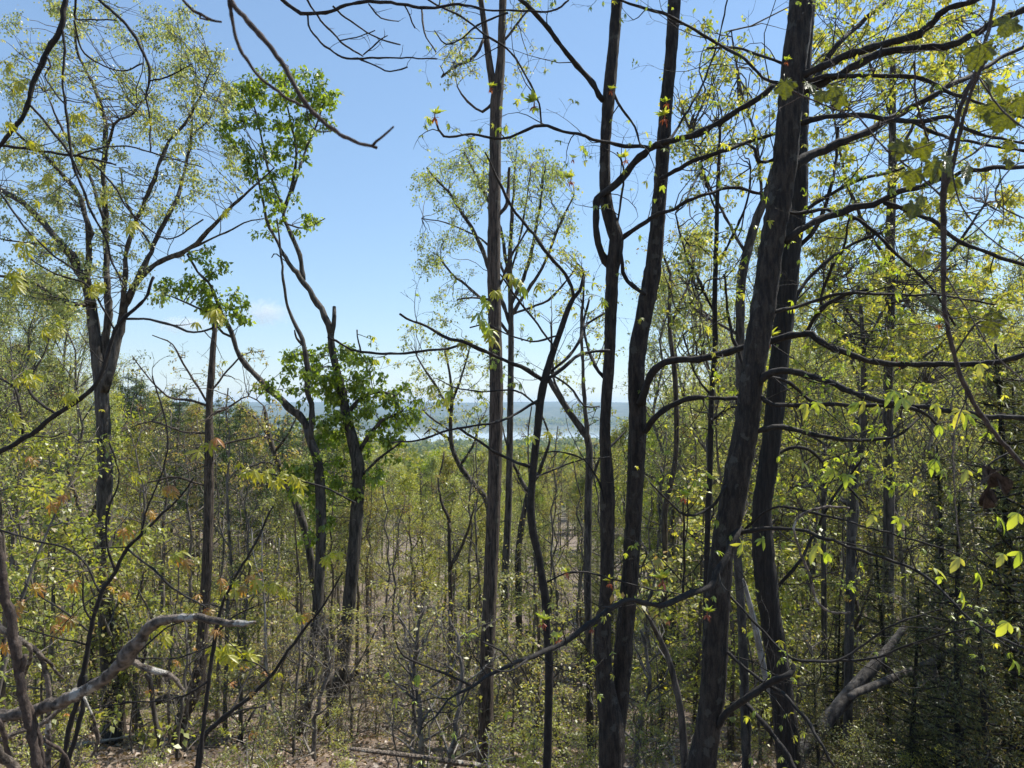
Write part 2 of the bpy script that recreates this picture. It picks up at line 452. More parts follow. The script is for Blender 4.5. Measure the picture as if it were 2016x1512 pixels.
# ------------------------------------------------------------------ setting: ground, river, haze, clouds
def build_ground():
    th = np.radians(np.concatenate([np.linspace(-62, 62, 260), np.linspace(62, 298, 70)[1:-1]]))
    rr = np.concatenate([[0.2], np.geomspace(0.8, 9400, 175)])
    X = rr[:, None] * np.sin(th)[None]; Y = rr[:, None] * np.cos(th)[None]
    Zg = ground_z(X, Y)
    v = np.stack([X, Y, Zg], -1).reshape(-1, 3)
    n, m = len(rr), len(th)
    i = np.arange(n - 1)[:, None] * m; j = np.arange(m)[None]; k = (j + 1) % m
    q = np.stack([i + j, i + m + j, i + m + k, i + k], -1).reshape(-1, 4)[:, ::-1]
    mb = MB(); mb.add(v, q)
    c = len(v)
    mb.add([[0, 0, -1.55]]); mb.t.append(np.array([(c, (jj + 1) % m, jj) for jj in range(m)])); mb.tm.append(np.zeros(m, np.int32))
    mt, nt, out = nodes('woodland_floor')
    tc = nt.nodes.new('ShaderNodeTexCoord')
    n1 = noise(nt, tc.outputs['Object'], 0.35, 5, 0.6)
    n2 = noise(nt, tc.outputs['Object'], 9.0, 6, 0.75)
    n3 = noise(nt, tc.outputs['Object'], 30.0, 4, 0.7)
    lit = ramp(nt, n2, [(0.3, (0.085, 0.063, 0.047)), (0.5, (0.19, 0.15, 0.118)), (0.72, (0.33, 0.275, 0.225))])
    lit = mixc(nt, ramp(nt, n3, [(0.4, (0, 0, 0)), (0.65, (0.6, 0.6, 0.6))]), lit, (0.12, 0.085, 0.065))
    lit = mixc(nt, ramp(nt, n1, [(0.55, (0, 0, 0)), (0.7, (0.5, 0.5, 0.5))]), lit, (0.12, 0.12, 0.05))
    # the woods that cover the far land, too distant to show single trees
    n4 = noise(nt, tc.outputs['Object'], 0.011, 7, 0.75)
    n5 = noise(nt, tc.outputs['Object'], 0.0025, 4, 0.6)
    far = ramp(nt, n4, [(0.36, (0.012, 0.024, 0.012)), (0.5, (0.055, 0.07, 0.03)), (0.62, (0.15, 0.135, 0.085))])
    far = mixc(nt, ramp(nt, n5, [(0.42, (0, 0, 0)), (0.6, (0.7, 0.7, 0.7))]), far, (0.045, 0.07, 0.03))
    ln = nt.nodes.new('ShaderNodeVectorMath'); ln.operation = 'LENGTH'; nt.links.new(tc.outputs['Object'], ln.inputs[0])
    mr = nt.nodes.new('ShaderNodeMapRange'); mr.inputs[1].default_value = 140; mr.inputs[2].default_value = 260
    nt.links.new(ln.outputs['Value'], mr.inputs[0])
    c = mixc(nt, mr.outputs[0], lit, far)
    b = nt.nodes.new('ShaderNodeBump'); b.inputs['Strength'].default_value = 0.8; b.inputs['Distance'].default_value = 0.06
    nt.links.new(n2, b.inputs['Height'])
    p = nt.nodes.new('ShaderNodeBsdfPrincipled'); p.inputs['Roughness'].default_value = 0.95
    nt.links.new(c, p.inputs['Base Color']); nt.links.new(b.outputs[0], p.inputs['Normal'])
    nt.links.new(p.outputs[0], out.inputs[0])
    tag(link('ground', mb.mesh('ground', [mt])), 'brown leaf-covered slope falling away to wooded hills', kind='structure')

    mt, nt, out = nodes('river_water')
    tc = nt.nodes.new('ShaderNodeTexCoord')
    nn = noise(nt, tc.outputs['Object'], 0.12, 3, 0.6)
    b = nt.nodes.new('ShaderNodeBump'); b.inputs['Strength'].default_value = 0.03; b.inputs['Distance'].default_value = 0.1
    nt.links.new(nn, b.inputs['Height'])
    p = nt.nodes.new('ShaderNodeBsdfPrincipled'); p.inputs['Base Color'].default_value = (0.30, 0.32, 0.33, 1)
    p.inputs['Roughness'].default_value = 0.05; p.inputs['IOR'].default_value = 1.33
    nt.links.new(b.outputs[0], p.inputs['Normal']); nt.links.new(p.outputs[0], out.inputs[0])
    mb = MB(); xs = np.linspace(-4200, 4200, 13); ys = np.linspace(1250, 3150, 5)
    X, Y = np.meshgrid(xs, ys); v = np.stack([X, Y, X * 0 - 80.0], -1).reshape(-1, 3)
    q = [(r * 13 + c, r * 13 + c + 1, r * 13 + c + 14, r * 13 + c + 13) for r in range(4) for c in range(12)]
    mb.add(v, q)
    tag(link('river_water', mb.mesh('river_water', [mt])), 'pale blue river in the valley beyond the wood', kind='structure')
build_ground()

def box_mesh(name, lo, hi, mats):
    x0, y0, z0 = lo; x1, y1, z1 = hi
    mb = MB()
    mb.add([(x0, y0, z0), (x1, y0, z0), (x1, y1, z0), (x0, y1, z0), (x0, y0, z1), (x1, y0, z1), (x1, y1, z1), (x0, y1, z1)],
           [(0, 3, 2, 1), (4, 5, 6, 7), (0, 1, 5, 4), (1, 2, 6, 5), (2, 3, 7, 6), (3, 0, 4, 7)])
    return mb.mesh(name, mats, smooth_shade=False)

def build_haze():
    mt = bpy.data.materials.new('air_haze'); mt.use_nodes = True
    nt = mt.node_tree; nt.nodes.clear()
    out = nt.nodes.new('ShaderNodeOutputMaterial')
    v = nt.nodes.new('ShaderNodeVolumePrincipled')
    v.inputs['Color'].default_value = (0.55, 0.75, 1.0, 1)
    v.inputs['Density'].default_value = HAZE
    v.inputs['Anisotropy'].default_value = 0.25
    nt.links.new(v.outputs[0], out.inputs['Volume'])
    tag(link('haze', box_mesh('haze', (-9700, -9700, -92), (9700, 9700, 95), [mt])), 'thin blue haze filling the valley air', kind='stuff')
HAZE = 1.15e-4
build_haze()

def build_cloud(x, y, wpx, hpx, d, label, seed):
    rng = np.random.RandomState(seed)
    mt = bpy.data.materials.new('cloud_vapour'); mt.use_nodes = True
    nt = mt.node_tree; nt.nodes.clear()
    out = nt.nodes.new('ShaderNodeOutputMaterial')
    tc = nt.nodes.new('ShaderNodeTexCoord')
    n = noise(nt, tc.outputs['Object'], 0.008, 5, 0.65)
    ln = nt.nodes.new('ShaderNodeVectorMath'); ln.operation = 'MULTIPLY'
    ln.inputs[1].default_value = (2 * F / (wpx * d), 1 / 260.0, 2 * F / (hpx * d)); nt.links.new(tc.outputs['Object'], ln.inputs[0])
    le = nt.nodes.new('ShaderNodeVectorMath'); le.operation = 'LENGTH'; nt.links.new(ln.outputs[0], le.inputs[0])
    mm = nt.nodes.new('ShaderNodeMath'); mm.operation = 'SUBTRACT'; nt.links.new(n, mm.inputs[0])
    ms = nt.nodes.new('ShaderNodeMath'); ms.operation = 'MULTIPLY'; ms.inputs[1].default_value = 0.52; nt.links.new(le.outputs['Value'], ms.inputs[0])
    nt.links.new(ms.outputs[0], mm.inputs[1])
    mx = nt.nodes.new('ShaderNodeMath'); mx.operation = 'MULTIPLY'; mx.inputs[1].default_value = 0.007; mx.use_clamp = True
    nt.links.new(mm.outputs[0], mx.inputs[0])
    v = nt.nodes.new('ShaderNodeVolumePrincipled'); v.inputs['Color'].default_value = (1, 1, 1, 1)
    nt.links.new(mx.outputs[0], v.inputs['Density']); nt.links.new(v.outputs[0], out.inputs['Volume'])
    c = unproj(x, y, d)
    hx, hz = wpx / 2 * d / F, hpx / 2 * d / F
    o = link('cloud', box_mesh('cloud', (-hx, -260, -hz), (hx, 260, hz), [mt]))
    o.location = c
    tag(o, label, kind='stuff')
build_cloud(522, 616, 110, 60, 14500, 'small wispy white cloud low over the hills', 1)
build_cloud(365, 640, 130, 40, 15500, 'faint thin cloud streak behind the oak', 2)
# ------------------------------------------------------------------ leaf shapes shared by all single leaves
def leaflet(mb, base, d, up, L, wd, tint, droop=0.25, cup=0.12):
    """one lance-shaped leaflet with a folded midrib and a drooping tip"""
    d = np.asarray(d, float); d /= np.linalg.norm(d)
    s = np.cross(up, d); s /= np.linalg.norm(s); u = np.cross(d, s)
    base = np.asarray(base, float)
    st = [0.0, 0.22, 0.5, 0.78, 1.0]; ww = [0.0, 0.62, 1.0, 0.72, 0.0]
    mid = [base + d * L * t - u * L * droop * t * t for t in st]
    v = [mid[0]]
    for i in (1, 2, 3):
        e = wd * L * ww[i]
        v += [mid[i] + s * e + u * e * cup * 3, mid[i], mid[i] - s * e + u * e * cup * 3]
    v.append(mid[4])
    tr = [(0, 2, 1), (0, 3, 2), (10, 7, 8), (10, 8, 9)]
    q = [(1, 2, 5, 4), (2, 3, 6, 5), (4, 5, 8, 7), (5, 6, 9, 8)]
    mb.add(v, q, tr, 0, tint)

def compound(name, mat, n, seed, droop, wd=0.17, fan=1.5, tint=0.5, flat=0.0):
    rng = np.random.RandomState(seed); mb = MB()
    mb.tube([(-0.35, 0, 0.06), (-0.15, 0, 0.05), (0, 0, 0)], [0.012, 0.01, 0.008], 3, 0, tint=tint)
    for i in range(n):
        a = (i / (n - 1) - 0.5) * 2 * fan if n > 1 else 0
        L = (1.0 - 0.42 * abs(a) / fan) * rng.uniform(0.85, 1.1)
        dz = rng.uniform(-0.5, 0.1) - droop * 0.5 - flat
        leaflet(mb, (0, 0, 0), (math.cos(a), math.sin(a), dz), (math.sin(rng.uniform(-.5, .5)), 0, 1), L, wd, np.clip(tint + rng.uniform(-.2, .2), 0, 1), droop * rng.uniform(.6, 1.3))
    return mb.mesh(name, [mat])

CL_HICK = [compound('hickory_leaf', L_HICK, 5, s, dr, 0.16, 1.7, t) for s, dr, t in ((1, 0.5, .3), (2, 0.3, .6), (3, 0.7, .5), (4, 0.4, .9))]
CL_THREE = [compound('hickory_leaf', L_HICK, 3, s, 0.35, 0.22, 1.0, t) for s, t in ((11, .6), (12, .85), (13, .4))]
CL_BRONZE = [compound('bronze_leaf', L_BRONZE, 7, s, 0.45, 0.12, 2.3, t) for s, t in ((21, .2), (22, .5), (23, .9))]
CL_YELL = [compound('young_leaf', L_YOUNG, 7, s, 0.35, 0.13, 2.3, t) for s, t in ((31, .5), (32, .8), (33, 1.0))]
CL_FAN = [compound('fan_leaf', L_HICK, 5, s, 0.1, 0.15, 0.7, t) for s, t in ((41, .5), (42, .8))]

def grape(name, seed):
    rng = np.random.RandomState(seed); mb = MB()
    mb.tube([(-0.6, 0, 0.15), (-0.3, 0.02, 0.08), (0, 0, 0)], [0.018, 0.015, 0.013], 4, 0, tint=0.8)
    n = 44; out = []
    for i in range(n):
        a = -2.75 + 5.5 * i / (n - 1)
        r = 0.62 + 0.20 * math.cos(a) + 0.10 * math.cos(5 * a) + (0.035 if i % 2 else -0.035) * 1.4
        out.append((a, r))
    rings = [0.0, 0.5, 1.0]
    v = [(0, 0, 0)]
    for f in rings[1:]:
        for a, r in out:
            x, y = math.cos(a) * r * f + 0.16 * f, math.sin(a) * r * f
            z = -0.40 * y * y - 0.45 * x * x + 0.10 * math.sin(9 * a + seed) * f * f + 0.05 * math.cos(5 * a) * f + 0.18 * abs(y) * f + rng.uniform(-.012, .012)
            v.append((x, y, z))
    tr = [(0, 1 + i, 2 + i) for i in range(n - 1)]
    q = [(1 + i, 1 + n + i, 2 + n + i, 2 + i) for i in range(n - 1)]
    t = np.concatenate([[0.9], np.full(n, 0.5), np.full(n, 0.35) + rng.uniform(-.1, .1, n)])
    mb.add(v, q, tr, 0, t)
    return mb.mesh(name, [L_GRAPE])
GRAPE = [grape('grape_leaf', s) for s in (1, 2, 3)]

def bract_mesh(seed):
    rng = np.random.RandomState(seed); mb = MB()
    for i in range(7):
        a = i * 2.4; el = rng.uniform(-0.6, 0.5)
        leaflet(mb, (0.02 * math.cos(a), 0.02 * math.sin(a), 0), (math.cos(a), math.sin(a), el), (0, 0, 1), rng.uniform(.7, 1.1), 0.22, rng.uniform(0, 1), rng.uniform(.3, 1.2))
    mb.tube([(0, 0, -0.4), (0, 0, 0.2), (0, 0, 0.9)], [0.10, 0.12, 0.07], 5, 0, tint=1.0)
    return mb.mesh('bract', [L_BRACT])
BRACT = [bract_mesh(s) for s in (5, 6)]

def put_bud(t, x, y, size_px, d, seed, tilt=0.0, parent=None):
    """an opening bud: red turned-back scales with a fan of young leaves above"""
    rng = np.random.RandomState(seed)
    s = size_px * rng.uniform(.5, .95) * d / F
    p = unproj(x, y, d)
    up = np.array([tilt, rng.uniform(-.3, .1), 1.0])
    M = frame(p, np.array([1, 0.2, 0]), up, s * 0.34)
    b = t.piece('bud', BRACT[seed % 2], M, parent)
    inv = b.matrix_basis.inverted()
    pl = Vector(p - t.base)
    for k in range(4 + seed % 2):
        a = k * 1.6 + rng.uniform(0, .6)
        dr = np.array([math.cos(a) * .75 + tilt, math.sin(a) * .5, rng.uniform(.7, 1.2)])
        Ml = frame(Vector(pl) + Vector(up) * s * 0.25, dr, (-dr[0] * .3, -dr[1] * .3, .5), s * rng.uniform(.55, .8))
        if b.parent is t.o:
            o = link('leaf', CL_FAN[k % 2], b)
            o.matrix_basis = inv @ Ml
        else:
            M2 = Ml.copy(); M2.translation = M2.translation + Vector(t.base)
            t.piece('leaf', CL_FAN[k % 2], M2)
    return b

def leaf_at(t, meshes, x, y, size_px, d, seed, parent=None, down=0.6, name='leaf', toward=0.3, multi=0):
    rng = np.random.RandomState(seed)
    if multi:
        for k in range(multi):
            leaf_at(t, meshes, x + rng.uniform(-.35, .35) * size_px, y + rng.uniform(-.3, .3) * size_px, size_px * rng.uniform(.5, .72), d + rng.uniform(-.06, .06), seed * 7 + k, parent, down * rng.uniform(.2, 1.2), name, toward, 0)
        return
    dr = np.array([rng.uniform(-1, 1), -toward * rng.uniform(.2, 1.4), -down + rng.uniform(-.25, .25)])
    M = frame(unproj(x, y, d), dr, (rng.uniform(-.5, .5), rng.uniform(-1, -.2), 1.0), size_px * d / F)
    return t.piece(name, meshes[seed % len(meshes)], M, parent)

def leaves_on_tips(t, tips, meshes, size, rng, most, parent=None, down=0.35):
    """single compound leaves hung on twig tips, each an object sharing its mesh"""
    idx = rng.permutation(len(tips))[:most]
    for i in idx:
        p, d, lv = tips[i]
        a = rng.uniform(0, 6.28)
        dr = np.array([math.cos(a), math.sin(a), -down + rng.uniform(-.4, .4)]) + 0.5 * d / (np.linalg.norm(d) + 1e-9)
        M = frame(p, dr, (rng.normal(0, .3), rng.normal(0, .3), 1), size * rng.uniform(.6, 1.25))
        t.piece('leaf', meshes[rng.randint(len(meshes))], M, parent)

def clump_crown(t, wood, lf, clumps, d, pts, rng, tip_px=11, k=4, leaf=0.09, flat=0.6, droop=0.6, depth=1.0, tint=(0, 1), spread=0.05, dpt=None, lrot=0.0, twig_r=0.004):
    """leafy clumps (x, y, radius px) tied to the nearest traced limb by twigs; depth gives the crown's thickness"""
    pts = np.asarray(pts)
    TP, TD = [], []
    for (cx, cyy, r) in clumps:
        dd = d + rng.normal(0, depth)
        c = unproj(cx, cyy, dd); R = r * dd / F
        near = pts[np.argmin(np.linalg.norm(pts - c + np.array([0, 0, R * 0.3]), axis=1))]
        m = (near + c) / 2 + rng.normal(0, .06, 3) * np.linalg.norm(c - near) + np.array([0, 0, .05])
        L = np.linalg.norm(c - near)
        if L > 0.05:
            tt = np.linspace(0, 1, 8)[:, None]
            w = near * (1 - tt) ** 2 + 2 * m * tt * (1 - tt) + c * tt ** 2
            w[1:-1] += np.cumsum(rng.normal(0, .022, (6, 3)), 0) * L
            wood.tube(w, np.linspace(min(0.012, twig_r * 1.5 + L * 0.003), twig_r * .7, 8), 4, 0, cap=False)
        nt_ = max(3, int((r / tip_px) ** 2 * 1.9))
        dirs = rng.normal(0, 1, (nt_, 3)); dirs /= np.linalg.norm(dirs, axis=1, keepdims=True)
        tp = c + dirs * R * rng.uniform(0.25, 1.0, (nt_, 1)) ** 0.5 * np.array([1, 1.2, 0.85])
        src = c + (tp - c) * rng.uniform(-.1, .35, (nt_, 1))
        for a, b in zip(src, tp):
            h = (a + b) / 2 + rng.normal(0, .08, 3) * R
            wood.tube(np.array([a, h, b]), [twig_r * .8, twig_r * .6, twig_r * .35], 3, 0, cap=False)
        TP.append(tp); TD.append(tp - src)
    leaf_cloud(lf, np.concatenate(TP), np.concatenate(TD), k, leaf, rng, droop, spread, 0.10, flat, 0, tint)

def ell(cx, cyy, rx, ry, n, rmin, rmax, rng):
    a = rng.uniform(0, 6.283, n); q = np.sqrt(rng.uniform(0, 1, n))
    return [(cx + rx * q[i] * math.cos(a[i]), cyy + ry * q[i] * math.sin(a[i]), rng.uniform(rmin, rmax)) for i in range(n)]

def base_of(p):
    return np.array([p[-1, 0], p[-1, 1], float(ground_z(p[-1, 0], p[-1, 1]))])

def traced_tree(name, label, cat, d, trunks, branches, mat, bmat=None, sides=14, top=0.0, seed=1, twigs=None, rough=0.085, group=None, wob=0.5, ground=True, lean=0.0, step=12):
    """trunks and branches are pixel paths; returns thing, branch paths, and twig tips"""
    rng = np.random.RandomState(seed)
    bmat = bmat or mat
    paths = []
    P0 = []
    for i, tr in enumerate(trunks):
        p, r = trace(tr, d + lean * i, step=step)
        if top and tr[0][1] <= 5: p, r = skyward(p, r, top)
        if ground and i == 0: p, r = to_ground(p, r)
        P0.append((p, r))
    t = Thing(name, label, cat, base_of(P0[0][0]), group)
    for p, r in P0:
        mb = MB(); mb.tube(p, r, sides, 0, rough, rng)
        t.part('trunk', mb, [mat])
        paths.append((p, r))
    allp = [p for p, r in paths]
    bl = []
    for i, br in enumerate(branches):
        d1 = d + rng.uniform(-1, 1) * wob
        dz = d
        if isinstance(br, tuple): br, d1 = br
        p, r = trace(br, dz, d1, step=13, wob=wob * 0.25, seed=seed * 31 + i, kink=1.0)
        mb = MB(); mb.tube(p, r, 8, 0, rough * 1.8, rng)
        o = t.part('branch', mb, [bmat])
        bl.append((p, r, o)); allp.append(p)
    tips = []
    if twigs:
        for p, r, o in bl:
            mb = MB(); Lm = np.linalg.norm(np.diff(p, axis=0), axis=1).sum()
            n = max(2, int(Lm * twigs['n']))
            tp = grow(mb, p, r, rng, n, twigs['l'][0], twigs['l'][1], twigs.get('lv', 2), 0.1, 1.0, twigs.get('curl', .35), twigs.get('lift', .03), child=twigs.get('child', 3), rmax=twigs.get('r', 0.008), rmin=twigs.get('rmin', .0012))
            t.part('twig_spray', mb, [bmat], o, kind='stuff')
            tips += tp
    return t, bl, np.concatenate(allp), tips, rng

# ================================================================== near hickory with twin stems
TW1 = [(1215, -5, 21), (1208, 90, 22), (1200, 175, 24), (1192, 278, 20), (1191, 350, 21), (1194, 400, 24), (1204, 440, 27), (1214, 470, 29), (1211, 500, 29), (1206, 530, 26), (1202, 630, 23), (1200, 700, 22), (1191, 840, 21), (1195, 940, 26), (1196, 1010, 29), (1194, 1160, 25), (1187, 1230, 33), (1187, 1300, 34), (1196, 1380, 40), (1204, 1440, 50), (1204, 1530, 49)]
TW2 = [(1328, -5, 24), (1321, 105, 24), (1311, 210, 25), (1304, 312, 26), (1296, 415, 28), (1289, 500, 31), (1280, 560, 33), (1266, 630, 32), (1254, 700, 33), (1253, 770, 32), (1255, 840, 35), (1251, 940, 33), (1248, 1000, 32), (1241, 1125, 33), (1231, 1230, 35), (1226, 1300, 35), (1220, 1370, 36), (1210, 1450, 38)]
TWB = [
 ([(1206, 532, 14), (1192, 512, 14), (1178, 480, 13), (1172, 430, 13), (1171, 398, 13), (1182, 384, 13), (1202, 373, 13), (1225, 350, 13), (1250, 320, 13), (1278, 292, 13), (1310, 280, 12), (1360, 268, 12), (1420, 240, 11), (1490, 195, 11), (1525, 165, 10)], 6.0),
 ([(1278, 290, 8), (1230, 286, 8), (1181, 278, 7), (1125, 259, 6), (1066, 248, 6), (1045, 250, 6), (1015, 265, 5), (986, 273, 5), (927, 264, 5), (875, 269, 5), (858, 238, 4)], 5.6),
 ([(1066, 248, 4), (1064, 215, 4), (1045, 165, 4), (1015, 115, 4), (985, 85, 4), (955, 70, 4), (920, 40, 4), (860, 10, 4), (830, -10, 4)], 5.8),
 ([(1188, 198, 11), (1160, 153, 12), (1135, 130, 11), (1104, 90, 10), (1059, 31, 9), (1015, -10, 9)], 5.8),
 ([(1204, 482, 10), (1232, 462, 10), (1285, 427, 9), (1316, 413, 8), (1403, 378, 7), (1455, 370, 7), (1500, 382, 5)], 6.0),
 ([(1300, 352, 9), (1330, 335, 9), (1380, 312, 9), (1490, 274, 8), (1545, 255, 7)], 6.0),
 ([(1262, 795, 17), (1270, 770, 16), (1281, 740, 15), (1309, 716, 14), (1360, 707, 13), (1403, 700, 13), (1462, 683, 13), (1524, 670, 13), (1587, 657, 13), (1604, 664, 12), (1646, 688, 12), (1698, 707, 11), (1750, 716, 11), (1837, 717, 10), (1958, 714, 10), (2040, 692, 9)], 5.0),
 ([(1587, 655, 9), (1618, 608, 9), (1663, 580, 8), (1708, 570, 6)], 5.6),
 ([(1617, 598, 6), (1622, 570, 6), (1639, 525, 6), (1660, 490, 5), (1672, 430, 4)], 5.4),
 ([(1270, 850, 13), (1280, 835, 12), (1309, 808, 11), (1345, 790, 10), (1375, 783, 9), (1458, 785, 8)], 6.0),
 ([(1205, 175, 6), (1225, 215, 5), (1250, 250, 4), (1262, 290, 4)], 6.2),
 ([(1303, 290, 6), (1335, 250, 5), (1385, 160, 4), (1420, 60, 3), (1432, 0, 3)], 7.0),
 ([(1215, 440, 5), (1225, 380, 4), (1228, 330, 4), (1215, 300, 3)], 6.2),
 ([(1192, 745, 9), (1170, 720, 7), (1158, 690, 6), (1150, 640, 5), (1160, 590, 4)], 6.9),
 ([(1272, 580, 7), (1235, 555, 9), (1225, 520, 8), (1222, 490, 6)], 6.3),
 ([(1316, 30, 6), (1290, 22, 6), (1240, 8, 5), (1200, -10, 5)], 6.3),
 ([(1192, 1000, 4), (1180, 950, 4), (1150, 905, 3), (1100, 890, 3), (1060, 893, 2)], 6.0),
]
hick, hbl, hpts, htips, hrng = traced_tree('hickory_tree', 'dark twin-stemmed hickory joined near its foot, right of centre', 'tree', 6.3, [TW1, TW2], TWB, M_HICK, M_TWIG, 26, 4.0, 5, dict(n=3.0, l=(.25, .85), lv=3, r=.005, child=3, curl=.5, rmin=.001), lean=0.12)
leaves_on_tips(hick, [q for q in htips if q[2] <= 2], CL_HICK, 0.058, hrng, 240)
for i, (x, y, s) in enumerate([(856, 232, 44), (1052, 210, 40), (966, 175, 36), (1124, 358, 34), (1128, 315, 34), (1232, 316, 30), (1203, 180, 40), (1308, 235, 38), (1118, 1135, 30), (1200, 1150, 44), (1512, 672, 46), (1765, 712, 40), (1850, 640, 30), (1312, 205, 36)]):
    put_bud(hick, x, y, s, 5.9 if x > 900 else 5.6, i + 3, tilt=0.25 * (-1) ** i)

# ================================================================== big leaning hickory
BIG = [(1580, -5, 46), (1570, 80, 46), (1562, 140, 46), (1553, 240, 46), (1543, 347, 46), (1519, 490, 46), (1505, 594, 47), (1483, 733, 45), (1471, 837, 47), (1457, 907, 49), (1441, 1000, 49), (1422, 1091, 45), (1411, 1230, 48), (1406, 1334, 49), (1394, 1438, 48), (1380, 1520, 56)]
BIGB = [
 ([(1559, 163, 10), (1600, 155, 10), (1646, 149, 9), (1802, 153, 9), (1837, 163, 8), (1871, 184, 7), (1924, 201, 6), (2030, 235, 5)], 4.6),
 ([(1565, 160, 13), (1573, 153, 13), (1618, 128, 14), (1681, 104, 14), (1757, 83, 14), (1819, 59, 14), (1858, 24, 13), (1899, 7, 12), (1960, -15, 12)], 4.8),
 ([(1560, 195, 14), (1600, 172, 14), (1660, 142, 14), (1726, 111, 15), (1767, 97, 15), (1872, 90, 14), (1906, 73, 13), (2040, 5, 12)], 5.0),
 ([(1556, 250, 11), (1587, 240, 10), (1628, 229, 10), (1698, 226, 10), (1753, 236, 9), (1802, 240, 9), (1858, 231, 8), (1878, 236, 7), (1920, 262, 6), (2030, 284, 5)], 4.3),
 ([(1802, 242, 7), (1847, 264, 7), (1906, 278, 6), (2030, 299, 5)], 4.6),
 ([(1560, 330, 18), (1600, 309, 18), (1649, 285, 17), (1698, 264, 15), (1750, 236, 13), (1802, 208, 12), (1880, 165, 10), (1970, 115, 9), (2040, 80, 8)], 5.8),
 ([(1545, 478, 15), (1573, 455, 15), (1628, 427, 14), (1684, 410, 14), (1733, 396, 13), (1767, 378, 12), (1802, 370, 11), (1880, 345, 9), (1910, 335, 9), (2040, 328, 9)], 5.2),
 ([(1545, 420, 7), (1587, 417, 7), (1628, 413, 7), (1691, 434, 7), (1733, 469, 6), (1767, 503, 6), (1830, 560, 5), (1880, 640, 4)], 5.9),
 ([(1740, 398, 9), (1800, 420, 9), (1837, 434, 9), (1872, 465, 8), (1941, 497, 8), (2040, 528, 8)], 5.0),
 ([(1548, 170, 7), (1531, 163, 7), (1500, 153, 6), (1469, 118, 6), (1431, 97, 6), (1368, 59, 6), (1316, 31, 6)], 5.9),
 ([(1552, 128, 6), (1538, 123, 6), (1490, 108, 5), (1448, 95, 5), (1392, 95, 4)], 6.2),
 ([(1535, 312, 9), (1524, 314, 8), (1493, 319, 8), (1486, 295, 6), (1465, 281, 4)], 5.6),
 ([(1488, 762, 15), (1500, 750, 15), (1524, 733, 14), (1559, 731, 13), (1594, 740, 12), (1646, 757, 12), (1684, 775, 12), (1733, 789, 11), (1802, 799, 10), (1872, 809, 10), (1941, 820, 10), (2040, 822, 10)], 4.4),
 ([(1488, 775, 10), (1500, 782, 9), (1524, 797, 9), (1576, 799, 9), (1663, 797, 8), (1802, 806, 7), (1850, 840, 5)], 4.8),
 ([(1510, 742, 7), (1524, 745, 7), (1556, 754, 7), (1594, 785, 6), (1640, 800, 5)], 5.7),
 ([(1480, 850, 12), (1521, 841, 11), (1559, 844, 9), (1604, 855, 8), (1663, 865, 7), (1733, 865, 6), (1778, 851, 5), (1830, 800, 4)], 5.0),
 ([(1515, 615, 8), (1556, 608, 8), (1611, 591, 7), (1663, 577, 6), (1802, 582, 5), (1858, 582, 5), (1960, 600, 4)], 5.2),
 ([(1455, 1050, 9), (1480, 1044, 9), (1524, 1041, 8), (1576, 1044, 7), (1628, 1060, 7), (1698, 1084, 6), (1750, 1102, 6), (1809, 1126, 6), (1872, 1181, 5), (1906, 1216, 5), (1958, 1251, 5), (2030, 1280, 5)], 4.0),
 ([(1460, 1050, 5), (1520, 1000, 5), (1594, 1008, 5), (1663, 1025, 4), (1733, 1046, 4), (1819, 1070, 4), (1889, 1091, 3)], 4.4),
 ([(1455, 1035, 17), (1440, 1070, 16), (1431, 1095, 15), (1410, 1126, 15), (1396, 1154, 14), (1361, 1168, 13), (1316, 1187, 12), (1299, 1192, 11), (1265, 1185, 10), (1229, 1181, 10), (1170, 1223, 11), (1111, 1265, 11), (1042, 1296, 10), (972, 1324, 8), (931, 1352, 6), (882, 1379, 5), (847, 1428, 4), (848, 1458, 3)], 3.6),
 ([(1405, 1440, 14), (1413, 1431, 14), (1431, 1404, 14), (1472, 1372, 14), (1524, 1341, 13), (1555, 1326, 12), (1563, 1308, 7)], 4.9),
 ([(1415, 1270, 7), (1437, 1289, 7), (1490, 1334, 7), (1542, 1365, 7), (1576, 1404, 7), (1611, 1456, 6), (1642, 1508, 6)], 4.6),
 ([(1440, 1388, 9), (1469, 1386, 9), (1510, 1435, 9), (1542, 1473, 9), (1565, 1515, 9)], 4.9),
 ([(1438, 945, 5), (1398, 1000, 6), (1350, 1015, 5), (1316, 985, 4), (1280, 950, 3)], 5.2),
 ([(1435, 1170, 5), (1500, 1240, 5), (1560, 1295, 5), (1650, 1300, 5), (1700, 1270, 4), (1760, 1230, 4), (1850, 1200, 3)], 4.7),
 ([(1560, 1300, 5), (1640, 1302, 5), (1720, 1295, 5), (1800, 1265, 4), (1900, 1240, 4), (1990, 1230, 3)], 4.2),
 ([(1345, 1172, 5), (1347, 1080, 5), (1345, 990, 4)], 5.0),
]
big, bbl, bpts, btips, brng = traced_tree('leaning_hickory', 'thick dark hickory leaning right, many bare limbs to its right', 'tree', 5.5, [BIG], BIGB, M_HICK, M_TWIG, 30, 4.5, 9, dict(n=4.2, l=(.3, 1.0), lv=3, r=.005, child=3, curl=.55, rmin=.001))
leaves_on_tips(big, btips, CL_HICK, 0.050, brng, 290)
lf = MB(); up_ = [q for q in btips if q[0][2] > -.6][::4]
leaf_cloud(lf, [q[0] for q in up_], [q[1] for q in up_], 4, .042, brng, .5, .012, .06, .5, 0, (.1, 1), .24)
big.part('foliage', lf, [L_HICK], kind='stuff')
tb = MB()
for pts in ([(931, 1352, 5), (890, 1332, 5), (840, 1312, 5), (793, 1290, 4), (779, 1262, 3)], [(1008, 1305, 4), (985, 1280, 4), (950, 1264, 3)], [(1042, 1296, 5), (1000, 1322, 4), (955, 1313, 3)]):
    p, r = trace(pts, 3.9, 3.5); tb.tube(p, r, 5)
